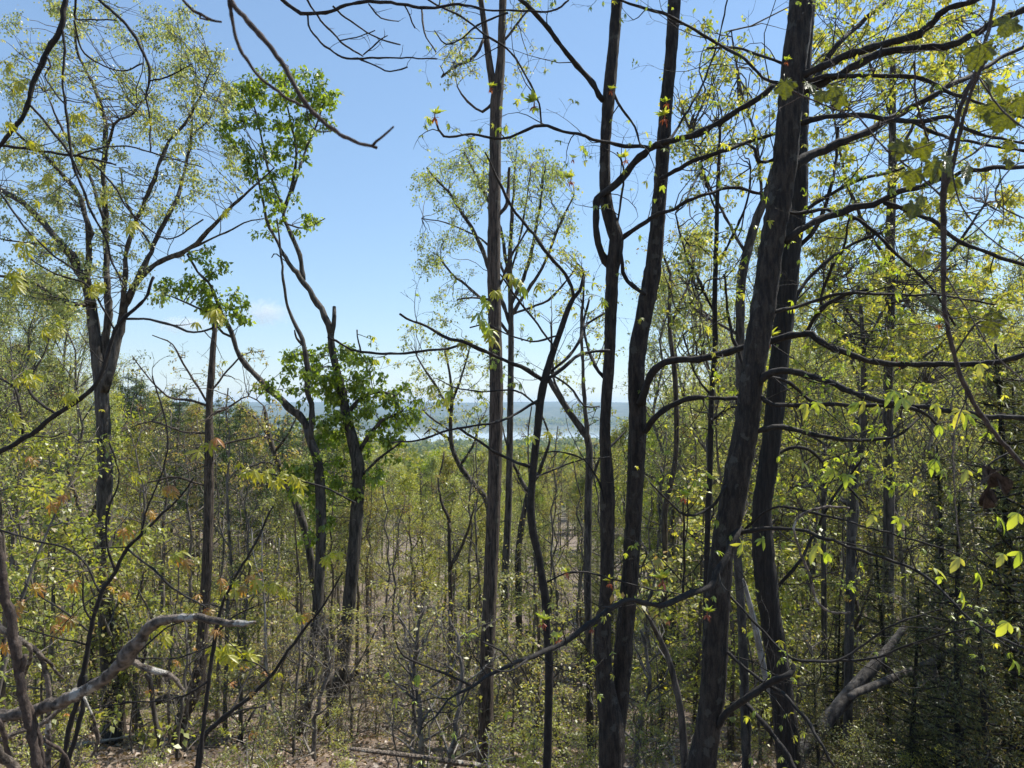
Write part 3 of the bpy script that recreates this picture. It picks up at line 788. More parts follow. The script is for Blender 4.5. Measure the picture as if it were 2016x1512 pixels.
big.part('side_twig', tb, [M_TWIG])
for i, (x, y, s) in enumerate([(1346, 982, 40), (1115, 1130, 34), (1165, 1240, 36), (1100, 1262, 50), (1068, 1228, 40), (1305, 1148, 40), (1392, 1212, 36), (1316, 1225, 34), (1548, 122, 34)]):
    put_bud(big, x, y, s, 4.6, i + 40, tilt=0.3 * (-1) ** i)
for i, (x, y, s) in enumerate([(1585, 795, 50), (1607, 792, 44), (1690, 793, 50), (1700, 790, 44), (1760, 770, 60), (1778, 785, 55), (1800, 780, 50), (1890, 808, 60), (1905, 815, 55), (1840, 795, 45), (1850, 838, 45), (1835, 725, 0), (1930, 716, 50), (1855, 925, 45), (1840, 905, 60), (1905, 925, 45), (1668, 935, 50), (1640, 925, 45), (1580, 910, 50), (1730, 800, 45), (1500, 1060, 46), (1610, 1075, 60), (1630, 1090, 50), (1460, 1070, 55), (1720, 1015, 40), (1770, 1020, 50)]):
    if s: leaf_at(big, CL_HICK if i % 3 else CL_THREE, x, y, s * .62, 4.3 + (i % 5) * .1, 100 + i, down=0.8)
for i, (x, y, s) in enumerate([(1966, 1018, 56), (2004, 1010, 55), (1890, 1098, 46), (1925, 1128, 54), (1893, 1165, 50), (1838, 1118, 44), (2006, 1085, 52), (1850, 1135, 30), (1975, 1090, 40), (1995, 1300, 50), (1985, 1225, 56)]):
    leaf_at(big, CL_THREE, x, y, s * .72, 2.9, 200 + i, down=0.75, toward=.5)

# ================================================================== dark ridged tree behind it
DRK = [(1590, -5, 30), (1581, 100, 32), (1575, 200, 34), (1571, 300, 36), (1569, 400, 38), (1556, 490, 40), (1548, 590, 38), (1535, 700, 36), (1522, 837, 36), (1510, 930, 36), (1500, 1000, 37), (1503, 1091, 42), (1514, 1195, 42), (1530, 1300, 42), (1544, 1404, 45), (1553, 1500, 46)]
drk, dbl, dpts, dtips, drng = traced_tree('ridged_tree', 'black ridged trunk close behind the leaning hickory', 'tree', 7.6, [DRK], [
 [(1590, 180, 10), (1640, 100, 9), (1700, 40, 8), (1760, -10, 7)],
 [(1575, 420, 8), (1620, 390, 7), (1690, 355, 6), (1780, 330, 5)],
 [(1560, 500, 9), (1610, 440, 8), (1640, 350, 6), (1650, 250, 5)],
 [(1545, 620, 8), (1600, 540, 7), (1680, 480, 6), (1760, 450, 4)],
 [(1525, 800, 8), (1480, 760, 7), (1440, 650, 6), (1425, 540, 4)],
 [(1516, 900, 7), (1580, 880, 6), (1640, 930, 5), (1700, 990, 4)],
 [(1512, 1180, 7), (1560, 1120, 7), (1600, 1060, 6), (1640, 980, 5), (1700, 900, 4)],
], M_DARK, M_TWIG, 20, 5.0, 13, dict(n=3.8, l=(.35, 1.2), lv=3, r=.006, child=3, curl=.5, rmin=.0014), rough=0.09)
leaves_on_tips(drk, dtips, CL_HICK, 0.065, drng, 200)
lf = MB(); dtips = dtips[::4]; leaf_cloud(lf, [q[0] for q in dtips], [q[1] for q in dtips], 4, .05, drng, .5, .015, .07, .5, 0, (.1, 1), .24)
drk.part('foliage', lf, [L_HICK], kind='stuff')

# ================================================================== crooked sapling in front of the oak
CRK = [(1148, 543, 5), (1142, 572, 7), (1130, 585, 9), (1118, 610, 11), (1104, 650, 12), (1090, 690, 13), (1080, 720, 14), (1072, 750, 16), (1064, 790, 16), (1058, 850, 15), (1052, 900, 15), (1047, 960, 15), (1045, 1000, 16), (1050, 1050, 16), (1060, 1090, 15), (1066, 1130, 15), (1074, 1180, 17), (1076, 1230, 16), (1081, 1300, 17), (1080, 1400, 16), (1077, 1520, 17)]
crk, cbl, cpts, ctips, crng = traced_tree('crooked_sapling', 'thin crooked dark sapling with spidery twigs beside the straight oak', 'tree', 5.4, [CRK], [
 [(1130, 585, 7), (1118, 550, 7), (1101, 525, 7), (1070, 490, 7), (1050, 460, 6), (1007, 406, 6), (983, 358, 5), (970, 330, 4), (955, 300, 3)],
 [(1070, 750, 8), (1063, 745, 8), (1025, 723, 8), (983, 705, 7), (945, 688, 7), (913, 674, 6), (886, 667, 6), (840, 643, 5), (813, 632, 4), (787, 618, 4)],
 [(915, 676, 5), (885, 684, 5), (854, 689, 5), (799, 695, 5), (729, 695, 5), (691, 688, 4), (660, 671, 4), (645, 664, 3)],
 [(1076, 752, 8), (1082, 745, 8), (1122, 715, 7), (1146, 698, 6), (1200, 690, 5)],
 [(1058, 790, 6), (1025, 809, 5), (990, 827, 5), (948, 837, 4), (886, 847, 4), (834, 865, 4), (771, 872, 3)],
 [(1048, 925, 7), (1043, 920, 7), (993, 900, 6), (959, 879, 6), (920, 855, 5), (900, 842, 4)],
 [(1080, 735, 6), (1120, 700, 6), (1146, 664, 6), (1157, 636, 5), (1190, 616, 4)],
 [(1095, 690, 4), (1060, 640, 4), (1020, 590, 4), (985, 540, 3)],
 [(1100, 660, 4), (1060, 672, 4), (1015, 665, 3), (960, 640, 3), (925, 645, 3)],
 [(1062, 800, 4), (1015, 770, 4), (950, 770, 3), (905, 765, 3), (860, 745, 2)],
 [(1047, 945, 4), (1090, 925, 4), (1140, 905, 3), (1200, 900, 3)],
 [(1080, 730, 4), (1130, 770, 4), (1150, 800, 3), (1180, 800, 3)],
 [(710, 693, 4), (706, 672, 3), (703, 650, 3)],
 [(1070, 1150, 5), (1100, 1135, 4), (1140, 1125, 4), (1190, 1135, 4), (1260, 1155, 3), (1340, 1170, 3)],
], M_TWIG, M_TWIG, 12, 0, 21, dict(n=2.6, l=(.2, .6), lv=3, r=.003, rmin=.0009, curl=.5), rough=0.07, wob=0.6)
leaves_on_tips(crk, ctips, CL_HICK, 0.045, crng, 120)
for i, (x, y, s) in enumerate([(955, 640, 56), (968, 655, 50), (945, 628, 50), (975, 580, 50), (960, 590, 40), (915, 670, 40), (870, 775, 50), (855, 760, 36), (940, 800, 36), (1000, 545, 60), (1020, 560, 50), (1060, 560, 40), (1045, 860, 36), (1085, 850, 34), (1180, 590, 40)]):
    leaf_at(crk, CL_YELL if i % 2 else CL_HICK, x, y, s * .8, 5.2, 300 + i, down=0.5, multi=3)

# ================================================================== straight oak and its neighbours
OAKS = [(990, -5, 14), (988, 60, 15), (986, 120, 17), (980, 175, 22), (977, 200, 24), (975, 300, 23), (973, 420, 25), (972, 520, 26), (974, 640, 26), (977, 760, 27), (975, 880, 27), (972, 990, 28), (968, 1080, 28), (963, 1200, 28), (957, 1350, 29), (955, 1515, 30)]
oak, obl, opts, otips, orng = traced_tree('straight_oak', 'tall straight brown oak trunk forking at the very top', 'tree', 12, [OAKS, [(946, -5, 10), (955, 60, 12), (963, 120, 14), (972, 180, 15)]], [
 [(955, 70, 6), (935, 110, 6), (900, 130, 5), (870, 150, 4)],
 [(972, 200, 6), (950, 220, 5), (920, 200, 4), (900, 170, 3)],
 [(984, 90, 6), (1010, 60, 5), (1040, 20, 4)],
 [(985, 420, 8), (998, 400, 8), (1001, 370, 7), (1003, 330, 5)],
 [(985, 560, 5), (1010, 500, 5), (1040, 450, 4)],
 [(963, 590, 5), (930, 585, 4), (900, 590, 3)],
], M_OAK, M_OAK, 18, 6.0, 33, None, rough=0.07)
lf, wd = MB(), MB()
clump_crown(oak, wd, lf, ell(900, 60, 55, 60, 10, 14, 26, orng) + ell(905, 140, 40, 40, 9, 12, 24, orng) + ell(1030, 40, 30, 60, 8, 12, 24, orng) + ell(1010, 150, 30, 50, 5, 10, 20, orng) + ell(985, -60, 120, 50, 14, 20, 40, orng), 12, opts, orng, 8, 3, .055, depth=.6)
oak.part('twig_spray', wd, [M_OAK], kind='stuff'); oak.part('crown', lf, [L_OAK], kind='stuff')

def plain(name, label, d, trunk, branches, mat, clumps, leafmat_, seed, leaf=.08, tip_px=9, k=4, depth=1.0, twigs=None, sides=10, tint=(0, 1), top=0, flat=.6, droop=.6, spread=.028, group=None):
    t, bl, pts, tips, rng = traced_tree(name, label, 'tree', d, trunk if isinstance(trunk[0], list) else [trunk], branches, mat, None, sides, top, seed, twigs, group=group)
    cl = clumps(rng) if callable(clumps) else clumps
    if cl:
        wd, lf = MB(), MB()
        clump_crown(t, wd, lf, cl, d, pts, rng, tip_px, k, leaf, flat, droop, depth, tint, spread)
        t.part('twig_spray', wd, [mat], kind='stuff'); t.part('crown', lf, [leafmat_], kind='stuff')
    return t

plain('slender_tree', 'slender grey trunk just behind the straight oak with rounded pale crown', 20,
      [(1010, 420, 5), (1004, 500, 9), (1006, 620, 11), (1006, 700, 12), (1004, 850, 13), (1001, 1000, 14), (995, 1130, 15), (992, 1300, 16), (990, 1500, 17)],
      [[(1005, 640, 8), (975, 560, 8), (940, 470, 7), (890, 390, 5), (840, 330, 3)], [(1004, 560, 7), (985, 450, 6), (950, 370, 5), (915, 300, 3)], [(1006, 600, 7), (1040, 520, 7), (1060, 420, 5), (1075, 320, 3)],
       [(1006, 620, 7), (1060, 540, 6), (1100, 450, 5), (1130, 385, 3)], [(1004, 500, 6), (1010, 400, 5), (1015, 320, 3)], [(1005, 660, 6), (950, 590, 5), (890, 540, 4), (860, 500, 3)], [(1006, 620, 5), (1080, 590, 5), (1140, 520, 3)],
       [(1004, 540, 5), (1030, 440, 4), (1045, 330, 3)], [(1003, 560, 5), (960, 480, 4), (880, 440, 3), (830, 430, 2)]],
      M_GREY, lambda r: ell(890, 370, 75, 75, 50, 10, 24, r) + ell(1000, 330, 110, 60, 58, 10, 24, r) + ell(1085, 390, 60, 80, 36, 10, 22, r) + ell(880, 500, 60, 70, 38, 10, 22, r) + ell(1060, 480, 80, 70, 30, 8, 20, r) + ell(905, 590, 60, 40, 12, 8, 18, r) + ell(980, 440, 90, 80, 14, 8, 18, r), L_PALE, 41, leaf=.075, tip_px=6.5, k=3, depth=1.3, spread=.06)
plain('forked_tree', 'leaning grey trunk bending upright in front of the river water', 15,
      [(1078, 735, 7), (1085, 755, 10), (1120, 810, 13), (1148, 850, 14), (1160, 880, 15), (1158, 1000, 15), (1157, 1150, 15), (1160, 1300, 15), (1163, 1500, 16)],
      [[(1157, 870, 8), (1152, 800, 8), (1148, 740, 7), (1145, 640, 6), (1150, 540, 4)], [(1120, 810, 5), (1090, 740, 5), (1085, 640, 4)], [(1156, 960, 5), (1185, 900, 5), (1230, 850, 4)]],
      M_GREY, lambda r: ell(1130, 640, 90, 130, 30, 10, 24, r) + ell(1160, 800, 70, 60, 12, 8, 18, r) + ell(1100, 520, 60, 60, 14, 10, 20, r), L_YELLOW, 42, leaf=.07, tip_px=9, k=3, depth=1)
plain('bushy_tree', 'small pale leafy tree bending left before the river water', 22,
      [(876, 690, 4), (886, 740, 5), (890, 790, 7), (887, 830, 8), (890, 880, 9), (910, 924, 11), (935, 955, 11), (959, 990, 11), (965, 1080, 12), (962, 1250, 12)],
      [[(888, 820, 5), (870, 780, 5), (845, 740, 4), (820, 700, 3)], [(890, 790, 5), (910, 740, 4), (925, 680, 3)], [(888, 850, 4), (860, 830, 4), (835, 810, 3)], [(905, 915, 5), (930, 880, 5), (945, 830, 3)], [(889, 870, 5), (870, 855, 5), (850, 845, 4), (835, 855, 3)]],
      M_GREY, lambda r: ell(850, 665, 75, 40, 20, 10, 24, r) + ell(880, 740, 90, 60, 36, 10, 24, r) + ell(870, 825, 60, 50, 22, 9, 20, r) + ell(940, 760, 60, 90, 18, 9, 20, r) + ell(800, 720, 40, 40, 8, 8, 18, r) + ell(900, 880, 60, 30, 9, 8, 16, r), L_YELLOW, 43, leaf=.09, tip_px=8, k=3, depth=1.2)
plain('thin_tree', 'thin upright stem between the twin hickory and the leaning hickory', 8,
      [(1418, 250, 5), (1415, 330, 7), (1412, 400, 8), (1410, 490, 9), (1407, 600, 10), (1408, 690, 11), (1402, 760, 10), (1399, 850, 11), (1397, 950, 11), (1394, 1010, 11), (1390, 1200, 12), (1386, 1500, 13)],
      [[(1410, 520, 6), (1440, 470, 5), (1470, 400, 4), (1478, 330, 3)], [(1408, 620, 5), (1380, 560, 5), (1350, 500, 4), (1330, 420, 3)], [(1402, 780, 5), (1370, 740, 4), (1345, 660, 3)], [(1412, 420, 4), (1390, 360, 4), (1375, 290, 3)], [(1400, 830, 5), (1440, 800, 4), (1480, 820, 3)]],
      M_TWIG, lambda r: ell(1400, 300, 80, 180, 36, 10, 26, r) + ell(1380, 560, 80, 120, 26, 10, 24, r) + ell(1420, 800, 80, 90, 14, 10, 20, r), L_YELLOW, 44, leaf=.045, tip_px=12, k=4, depth=.8, twigs=dict(n=2, l=(.3, .8), lv=2, r=.005))
plain('mottled_tree', 'mottled stem passing behind the left edge of the leaning hickory', 9.5,
      [(1560, 180, 9), (1530, 300, 12), (1510, 380, 15), (1490, 430, 17), (1470, 500, 19), (1459, 560, 19), (1457, 640, 18), (1456, 780, 17), (1452, 900, 17), (1450, 1050, 17), (1462, 1250, 18), (1470, 1500, 19)],
      [[(1470, 505, 7), (1430, 430, 6), (1380, 330, 5), (1340, 200, 4)], [(1500, 400, 6), (1490, 280, 5), (1460, 180, 4), (1440, 60, 3)], [(1457, 660, 7), (1420, 640, 6), (1350, 600, 4)], [(1456, 720, 6), (1520, 640, 5), (1600, 560, 4)]],
      M_GREY, lambda r: ell(1410, 220, 110, 190, 80, 12, 30, r) + ell(1680, 100, 130, 110, 40, 12, 28, r) + ell(1360, 560, 80, 100, 20, 12, 24, r), L_YELLOW, 45, leaf=.055, tip_px=11, k=4, depth=1.2, twigs=dict(n=1.6, l=(.4, 1.0), lv=2, r=.006))
plain('grey_trunk_tree', 'grey trunk with leafy top standing behind the grape vine', 14,
      [(1758, 120, 10), (1757, 220, 13), (1757, 320, 15), (1752, 490, 18), (1752, 620, 18), (1748, 780, 18), (1750, 920, 20), (1750, 1010, 20), (1748, 1200, 21), (1746, 1500, 23)],
      [[(1752, 640, 8), (1800, 580, 7), (1870, 500, 6), (1940, 400, 4)], [(1752, 520, 8), (1700, 440, 7), (1660, 330, 5), (1640, 220, 4)], [(1757, 330, 7), (1800, 240, 6), (1850, 140, 5), (1880, 40, 3)], [(1750, 700, 7), (1690, 640, 6), (1630, 560, 4)], [(1750, 740, 7), (1840, 690, 6), (1930, 640, 4)], [(1757, 230, 6), (1720, 140, 5), (1680, 50, 4)]],
      M_GREY, lambda r: ell(1720, 80, 170, 110, 76, 12, 30, r) + ell(1920, 110, 130, 130, 60, 12, 28, r) + ell(1700, 500, 120, 130, 60, 12, 28, r) + ell(1920, 480, 120, 150, 60, 12, 30, r) + ell(1700, 650, 130, 60, 30, 10, 24, r) + ell(1790, 300, 210, 110, 60, 10, 26, r) + ell(1640, 420, 60, 160, 24, 10, 24, r), L_YELLOW, 46, leaf=.078, tip_px=9.0, k=5, depth=1.8)
plain('forest_edge_tree', 'slim trunk with yellow-green crown between leaning hickory and grey trunk', 12,
      [(1690, 560, 5), (1697, 640, 8), (1700, 700, 10), (1700, 850, 12), (1690, 900, 14), (1680, 960, 16), (1675, 1100, 17), (1672, 1250, 17), (1668, 1500, 18)],
      [[(1700, 720, 6), (1660, 660, 5), (1630, 600, 3)], [(1700, 690, 6), (1740, 610, 5), (1770, 540, 3)], [(1699, 860, 6), (1750, 800, 5), (1820, 760, 4)], [(1685, 930, 6), (1630, 880, 5), (1580, 850, 4)], [(1678, 1000, 5), (1610, 960, 5), (1560, 960, 3)]],
      M_GREY, lambda r: ell(1700, 620, 130, 100, 60, 10, 26, r) + ell(1900, 640, 110, 110, 50, 10, 26, r) + ell(1640, 760, 110, 90, 36, 10, 24, r) + ell(1790, 720, 110, 90, 36, 10, 24, r) + ell(1660, 940, 130, 80, 30, 10, 24, r), L_YELLOW, 47, leaf=.07, tip_px=10, k=4, depth=1.3)
# ================================================================== left side: oak with three stems
def loak():
    d = 16
    T0 = [(178, 590, 20), (184, 640, 22), (190, 700, 22), (198, 760, 26), (204, 850, 27), (207, 940, 28), (205, 1050, 28), (207, 1180, 28), (215, 1320, 29), (225, 1480, 32)]
    B = [
     [(178, 600, 20), (172, 565, 19), (160, 540, 18), (139, 503, 15), (104, 462, 12), (52, 406, 10), (0, 372, 9), (-40, 350, 7)],
     [(200, 760, 20), (207, 690, 16), (212, 620, 14), (211, 540, 13), (209, 490, 13), (207, 420, 11), (205, 312, 9), (208, 260, 9), (195, 195, 8), (170, 140, 6), (152, 100, 5), (148, 30, 4), (150, -20, 4)],
     [(205, 770, 20), (222, 710, 17), (232, 664, 16), (250, 594, 14), (271, 552, 13), (305, 521, 11), (365, 493, 10), (417, 448, 8), (469, 396, 6), (503, 365, 4), (540, 330, 3)],
     [(262, 570, 11), (285, 520, 10), (303, 485, 10), (323, 441, 9), (347, 392, 8), (361, 347, 6), (375, 278, 5), (380, 200, 4), (385, 150, 3)],
     [(236, 650, 10), (245, 560, 9), (255, 470, 8), (291, 382, 8), (312, 330, 7), (333, 278, 6), (365, 243, 5), (392, 191, 4), (420, 130, 3)],
     [(170, 560, 12), (175, 460, 12), (165, 410, 10), (153, 380, 9), (118, 340, 7), (80, 300, 6), (52, 280, 5), (20, 250, 4)],
     [(205, 320, 6), (225, 245, 5), (260, 225, 4), (290, 190, 3)],
     [(300, 490, 6), (250, 400, 4), (235, 330, 3)],
     [(177, 600, 8), (140, 600, 8), (90, 570, 7), (40, 548, 6), (-20, 540, 5)],
     [(365, 493, 5), (420, 470, 4), (480, 440, 3), (520, 430, 2)],
     [(375, 270, 4), (415, 230, 3), (440, 160, 3)],
     [(120, 480, 5), (60, 480, 4), (0, 470, 3)],
     [(208, 440, 6), (170, 330, 5), (120, 250, 4), (90, 180, 3)],
    ]
    t, bl, pts, tips, rng = traced_tree('spreading_oak', 'spreading oak with three grey stems and pale spring leaves at upper left', 'tree', d, [T0], B, M_GREY, M_GREY, 16, 0, 51, dict(n=.9, l=(.4, 1.1), lv=2, r=.012, rmin=.003), wob=1.2)
    cl = (ell(230, 40, 160, 50, 36, 12, 26, rng) + ell(340, 90, 70, 60, 22, 12, 24, rng) + ell(400, 170, 60, 80, 40, 10, 24, rng) + ell(330, 220, 80, 90, 46, 10, 24, rng)
          + ell(240, 210, 70, 70, 26, 10, 22, rng) + ell(130, 180, 90, 110, 36, 10, 24, rng) + ell(40, 120, 50, 90, 18, 10, 24, rng) + ell(60, 280, 70, 60, 26, 10, 24, rng)
          + ell(180, 340, 90, 90, 40, 10, 24, rng) + ell(80, 420, 90, 70, 44, 10, 24, rng) + ell(230, 440, 70, 80, 34, 10, 22, rng) + ell(330, 380, 80, 70, 36, 9, 22, rng)
          + ell(90, 530, 100, 50, 36, 12, 26, rng) + ell(60, 600, 90, 60, 34, 12, 28, rng) + ell(430, 330, 60, 60, 20, 8, 20, rng) + ell(270, 560, 60, 60, 10, 8, 18, rng))
    wd, lf = MB(), MB()
    clump_crown(t, wd, lf, cl, d, pts, rng, 6.8, 4, .066, .5, 1.0, 1.3, (0, .85), .06, twig_r=.004)
    t.part('twig_spray', wd, [M_GREY], kind='stuff'); t.part('crown', lf, [L_OAK], kind='stuff')
loak()

# ================================================================== tulip trees with vivid green leaves
def tulips():
    d = 18
    A = [(604, 845, 14), (612, 870, 17), (625, 905, 19), (630, 960, 20), (632, 1040, 20), (629, 1130, 20), (622, 1240, 22), (612, 1330, 24), (597, 1420, 26)]
    BA = [
     [(606, 850, 15), (590, 820, 15), (556, 789, 14), (521, 757, 13), (486, 719, 11), (465, 688, 10), (455, 653, 9), (437, 615, 8), (415, 565, 6), (390, 535, 5), (368, 500, 4)],
     [(612, 865, 13), (616, 820, 12), (608, 768, 11), (597, 684, 10), (583, 646, 8), (570, 610, 6), (563, 594, 6), (556, 525, 5), (550, 480, 4), (545, 430, 3)],
     [(595, 678, 5), (583, 665, 4), (580, 650, 3)],
     [(440, 620, 5), (400, 610, 4), (350, 590, 3), (320, 580, 2)],
     [(460, 665, 5), (440, 655, 5), (425, 640, 4)],
    ]
    t, bl, pts, tips, rng = traced_tree('tulip_tree', 'tulip tree with vivid green clumps, left arm sweeping up to the left', 'tree', d, [A], BA, M_GREY, M_GREY, 14, 0, 61, wob=.6)
    cl = ell(330, 580, 24, 26, 5, 12, 20, rng) + ell(380, 570, 40, 24, 8, 14, 22, rng) + ell(410, 520, 30, 20, 5, 10, 18, rng) + ell(440, 600, 44, 34, 10, 14, 24, rng) + ell(470, 630, 28, 16, 4, 10, 16, rng) + ell(400, 500, 36, 12, 4, 10, 16, rng) \
        + ell(562, 715, 24, 26, 5, 12, 20, rng) + ell(545, 760, 36, 20, 6, 12, 20, rng) + ell(610, 770, 24, 40, 6, 10, 18, rng) + ell(600, 940, 40, 50, 8, 12, 20, rng) + ell(625, 1010, 36, 60, 7, 12, 20, rng) + ell(640, 890, 40, 30, 6, 12, 20, rng)
    wd, lf = MB(), MB()
    clump_crown(t, wd, lf, cl, d, pts, rng, 7.5, 5, .125, .45, 1.0, .5, (0, .8), .05, twig_r=.006)
    t.part('twig_spray', wd, [M_GREY], kind='stuff'); t.part('crown', lf, [L_POPLAR], kind='stuff')

    Bt = [(650, 640, 12), (652, 670, 13), (656, 700, 14), (668, 750, 16), (685, 830, 19), (700, 890, 24), (706, 930, 25), (703, 1000, 25), (696, 1100, 25), (688, 1180, 25), (680, 1260, 26), (668, 1350, 27), (660, 1400, 30)]
    BB = [
     [(652, 665, 10), (657, 640, 9), (658, 604, 8)],
     [(651, 655, 12), (640, 622, 12), (625, 598, 11), (610, 572, 11), (597, 556, 11), (583, 537, 10), (573, 528, 8), (560, 505, 7), (552, 488, 6), (541, 465, 6), (525, 430, 5), (512, 370, 4), (500, 300, 3)],
     [(597, 552, 10), (595, 530, 9), (587, 490, 9), (573, 462, 8), (558, 420, 7), (568, 390, 6), (580, 340, 6), (583, 300, 5), (575, 250, 4), (560, 180, 3), (568, 130, 2)],
     [(575, 380, 5), (600, 300, 5), (625, 240, 4), (640, 190, 3)],
     [(560, 415, 4), (530, 340, 4), (515, 270, 4), (500, 210, 3)],
     [(680, 820, 9), (705, 790, 8), (740, 770, 6), (780, 780, 4)],
     [(700, 900, 9), (725, 860, 8), (750, 830, 6), (790, 810, 4)],
     [(706, 940, 6), (750, 900, 5), (790, 870, 3)],
     [(560, 440, 4), (600, 450, 3), (640, 430, 2)],
     [(552, 490, 4), (570, 520, 3), (545, 500, 3), (535, 507, 2)],
    ]
    t, bl, pts, tips, rng = traced_tree('tulip_tree', 'tulip tree with tall vivid green top and a broken stub on the sky', 'tree', d + .8, [Bt], BB, M_GREY, M_GREY, 14, 0, 62, wob=.6)
    cl = ell(600, 170, 55, 30, 12, 13, 24, rng) + ell(640, 195, 28, 25, 6, 10, 20, rng) + ell(640, 250, 24, 20, 4, 10, 16, rng) + ell(510, 190, 50, 50, 16, 12, 24, rng) + ell(470, 240, 40, 40, 10, 12, 22, rng) + ell(565, 240, 55, 50, 16, 12, 24, rng) \
        + ell(475, 300, 40, 30, 7, 10, 20, rng) + ell(530, 320, 50, 40, 13, 12, 22, rng) + ell(585, 310, 26, 30, 5, 10, 18, rng) + ell(540, 395, 44, 40, 11, 10, 20, rng) + ell(590, 440, 44, 18, 7, 9, 18, rng) + ell(525, 450, 28, 16, 4, 9, 16, rng) + ell(560, 125, 14, 14, 2, 8, 14, rng) \
        + ell(650, 715, 60, 40, 20, 12, 23, rng) + ell(695, 760, 90, 50, 27, 12, 23, rng) + ell(768, 795, 64, 40, 22, 10, 21, rng) + ell(720, 835, 90, 50, 22, 10, 21, rng) + ell(640, 810, 60, 60, 14, 10, 20, rng) + ell(690, 900, 100, 56, 15, 10, 20, rng) + ell(650, 1000, 70, 60, 9, 10, 18, rng) + ell(770, 855, 40, 26, 8, 10, 20, rng) + ell(670, 950, 50, 30, 7, 12, 20, rng)
    wd, lf = MB(), MB()
    clump_crown(t, wd, lf, cl, d + .8, pts, rng, 7.5, 5, .125, .45, 1.0, .5, (0, 1), .05, twig_r=.006)
    t.part('twig_spray', wd, [M_GREY], kind='stuff'); t.part('crown', lf, [L_POPLAR], kind='stuff')
tulips()

plain('dead_snag', 'dark broken snag with pale spidery twigs left of the tulip trees', 15,
      [(424, 638, 8), (420, 680, 11), (416, 740, 13), (412, 800, 13), (412, 900, 18), (411, 1000, 18), (408, 1100, 19), (402, 1200, 20), (395, 1300, 22), (380, 1370, 24), (362, 1405, 26)],
      [[(413, 800, 5), (380, 790, 5), (330, 780, 4), (290, 740, 3), (260, 700, 2)], [(414, 770, 4), (440, 740, 4), (480, 700, 3), (520, 690, 2)], [(412, 850, 4), (360, 850, 4), (300, 830, 3), (240, 850, 2)], [(413, 820, 4), (450, 800, 4), (490, 780, 3), (520, 800, 2)], [(412, 880, 4), (460, 870, 4), (520, 860, 3), (570, 880, 2)], [(411, 960, 4), (350, 940, 4), (290, 950, 3)], [(413, 800, 4), (370, 730, 4), (340, 680, 3), (300, 660, 2)]],
      M_OAK, lambda r: ell(330, 740, 90, 60, 26, 8, 20, r) + ell(480, 740, 60, 60, 18, 8, 18, r) + ell(350, 850, 110, 50, 22, 8, 20, r) + ell(500, 850, 60, 40, 12, 8, 18, r), L_UNDER, 71, leaf=.055, tip_px=11, k=3, depth=1, twigs=dict(n=1.2, l=(.4, 1.0), lv=2, r=.006, rmin=.002), tint=(.3, 1))
plain('slanting_tree', 'slim grey trunk slanting down right between snag and tulip tree', 21,
      [(520, 800, 5), (526, 840, 9), (536, 880, 11), (555, 930, 12), (580, 985, 14), (600, 1040, 15), (610, 1090, 15), (618, 1150, 15), (635, 1240, 15), (645, 1330, 15), (652, 1400, 16)],
      [[(530, 860, 5), (500, 820, 4), (470, 800, 3)], [(556, 930, 5), (530, 910, 4), (490, 920, 3)], [(540, 890, 5), (570, 850, 4), (590, 800, 3)]],
      M_GREY, lambda r: ell(520, 840, 60, 50, 26, 8, 20, r) + ell(490, 920, 60, 40, 18, 8, 20, r) + ell(570, 900, 50, 60, 14, 8, 18, r), L_UNDER, 72, leaf=.09, tip_px=8, k=3, depth=1, tint=(.3, 1))
plain('white_sapling', 'thin pale bare sapling curving at its foot before the tulip trees', 16,
      [(517, 1020, 2), (516, 1120, 3), (521, 1195, 4), (523, 1282, 6), (528, 1352, 6), (542, 1404, 7), (562, 1445, 7)],
      [[(518, 1150, 2), (500, 1100, 2), (495, 1040, 2)], [(521, 1190, 2), (545, 1130, 2), (550, 1060, 2)]], M_PALE, None, None, 73, sides=6, twigs=dict(n=1.5, l=(.3, .7), lv=1, r=.004, rmin=.002))
plain('pale_snag', 'short pale dead stem leaning against the black ridged trunk', 8.1,
      [(1463, 1140, 5), (1469, 1160, 8), (1483, 1216, 11), (1492, 1258, 12), (1502, 1306, 12), (1512, 1350, 11), (1532, 1400, 11), (1545, 1450, 11)], [], M_PALE, None, None, 74, sides=10)
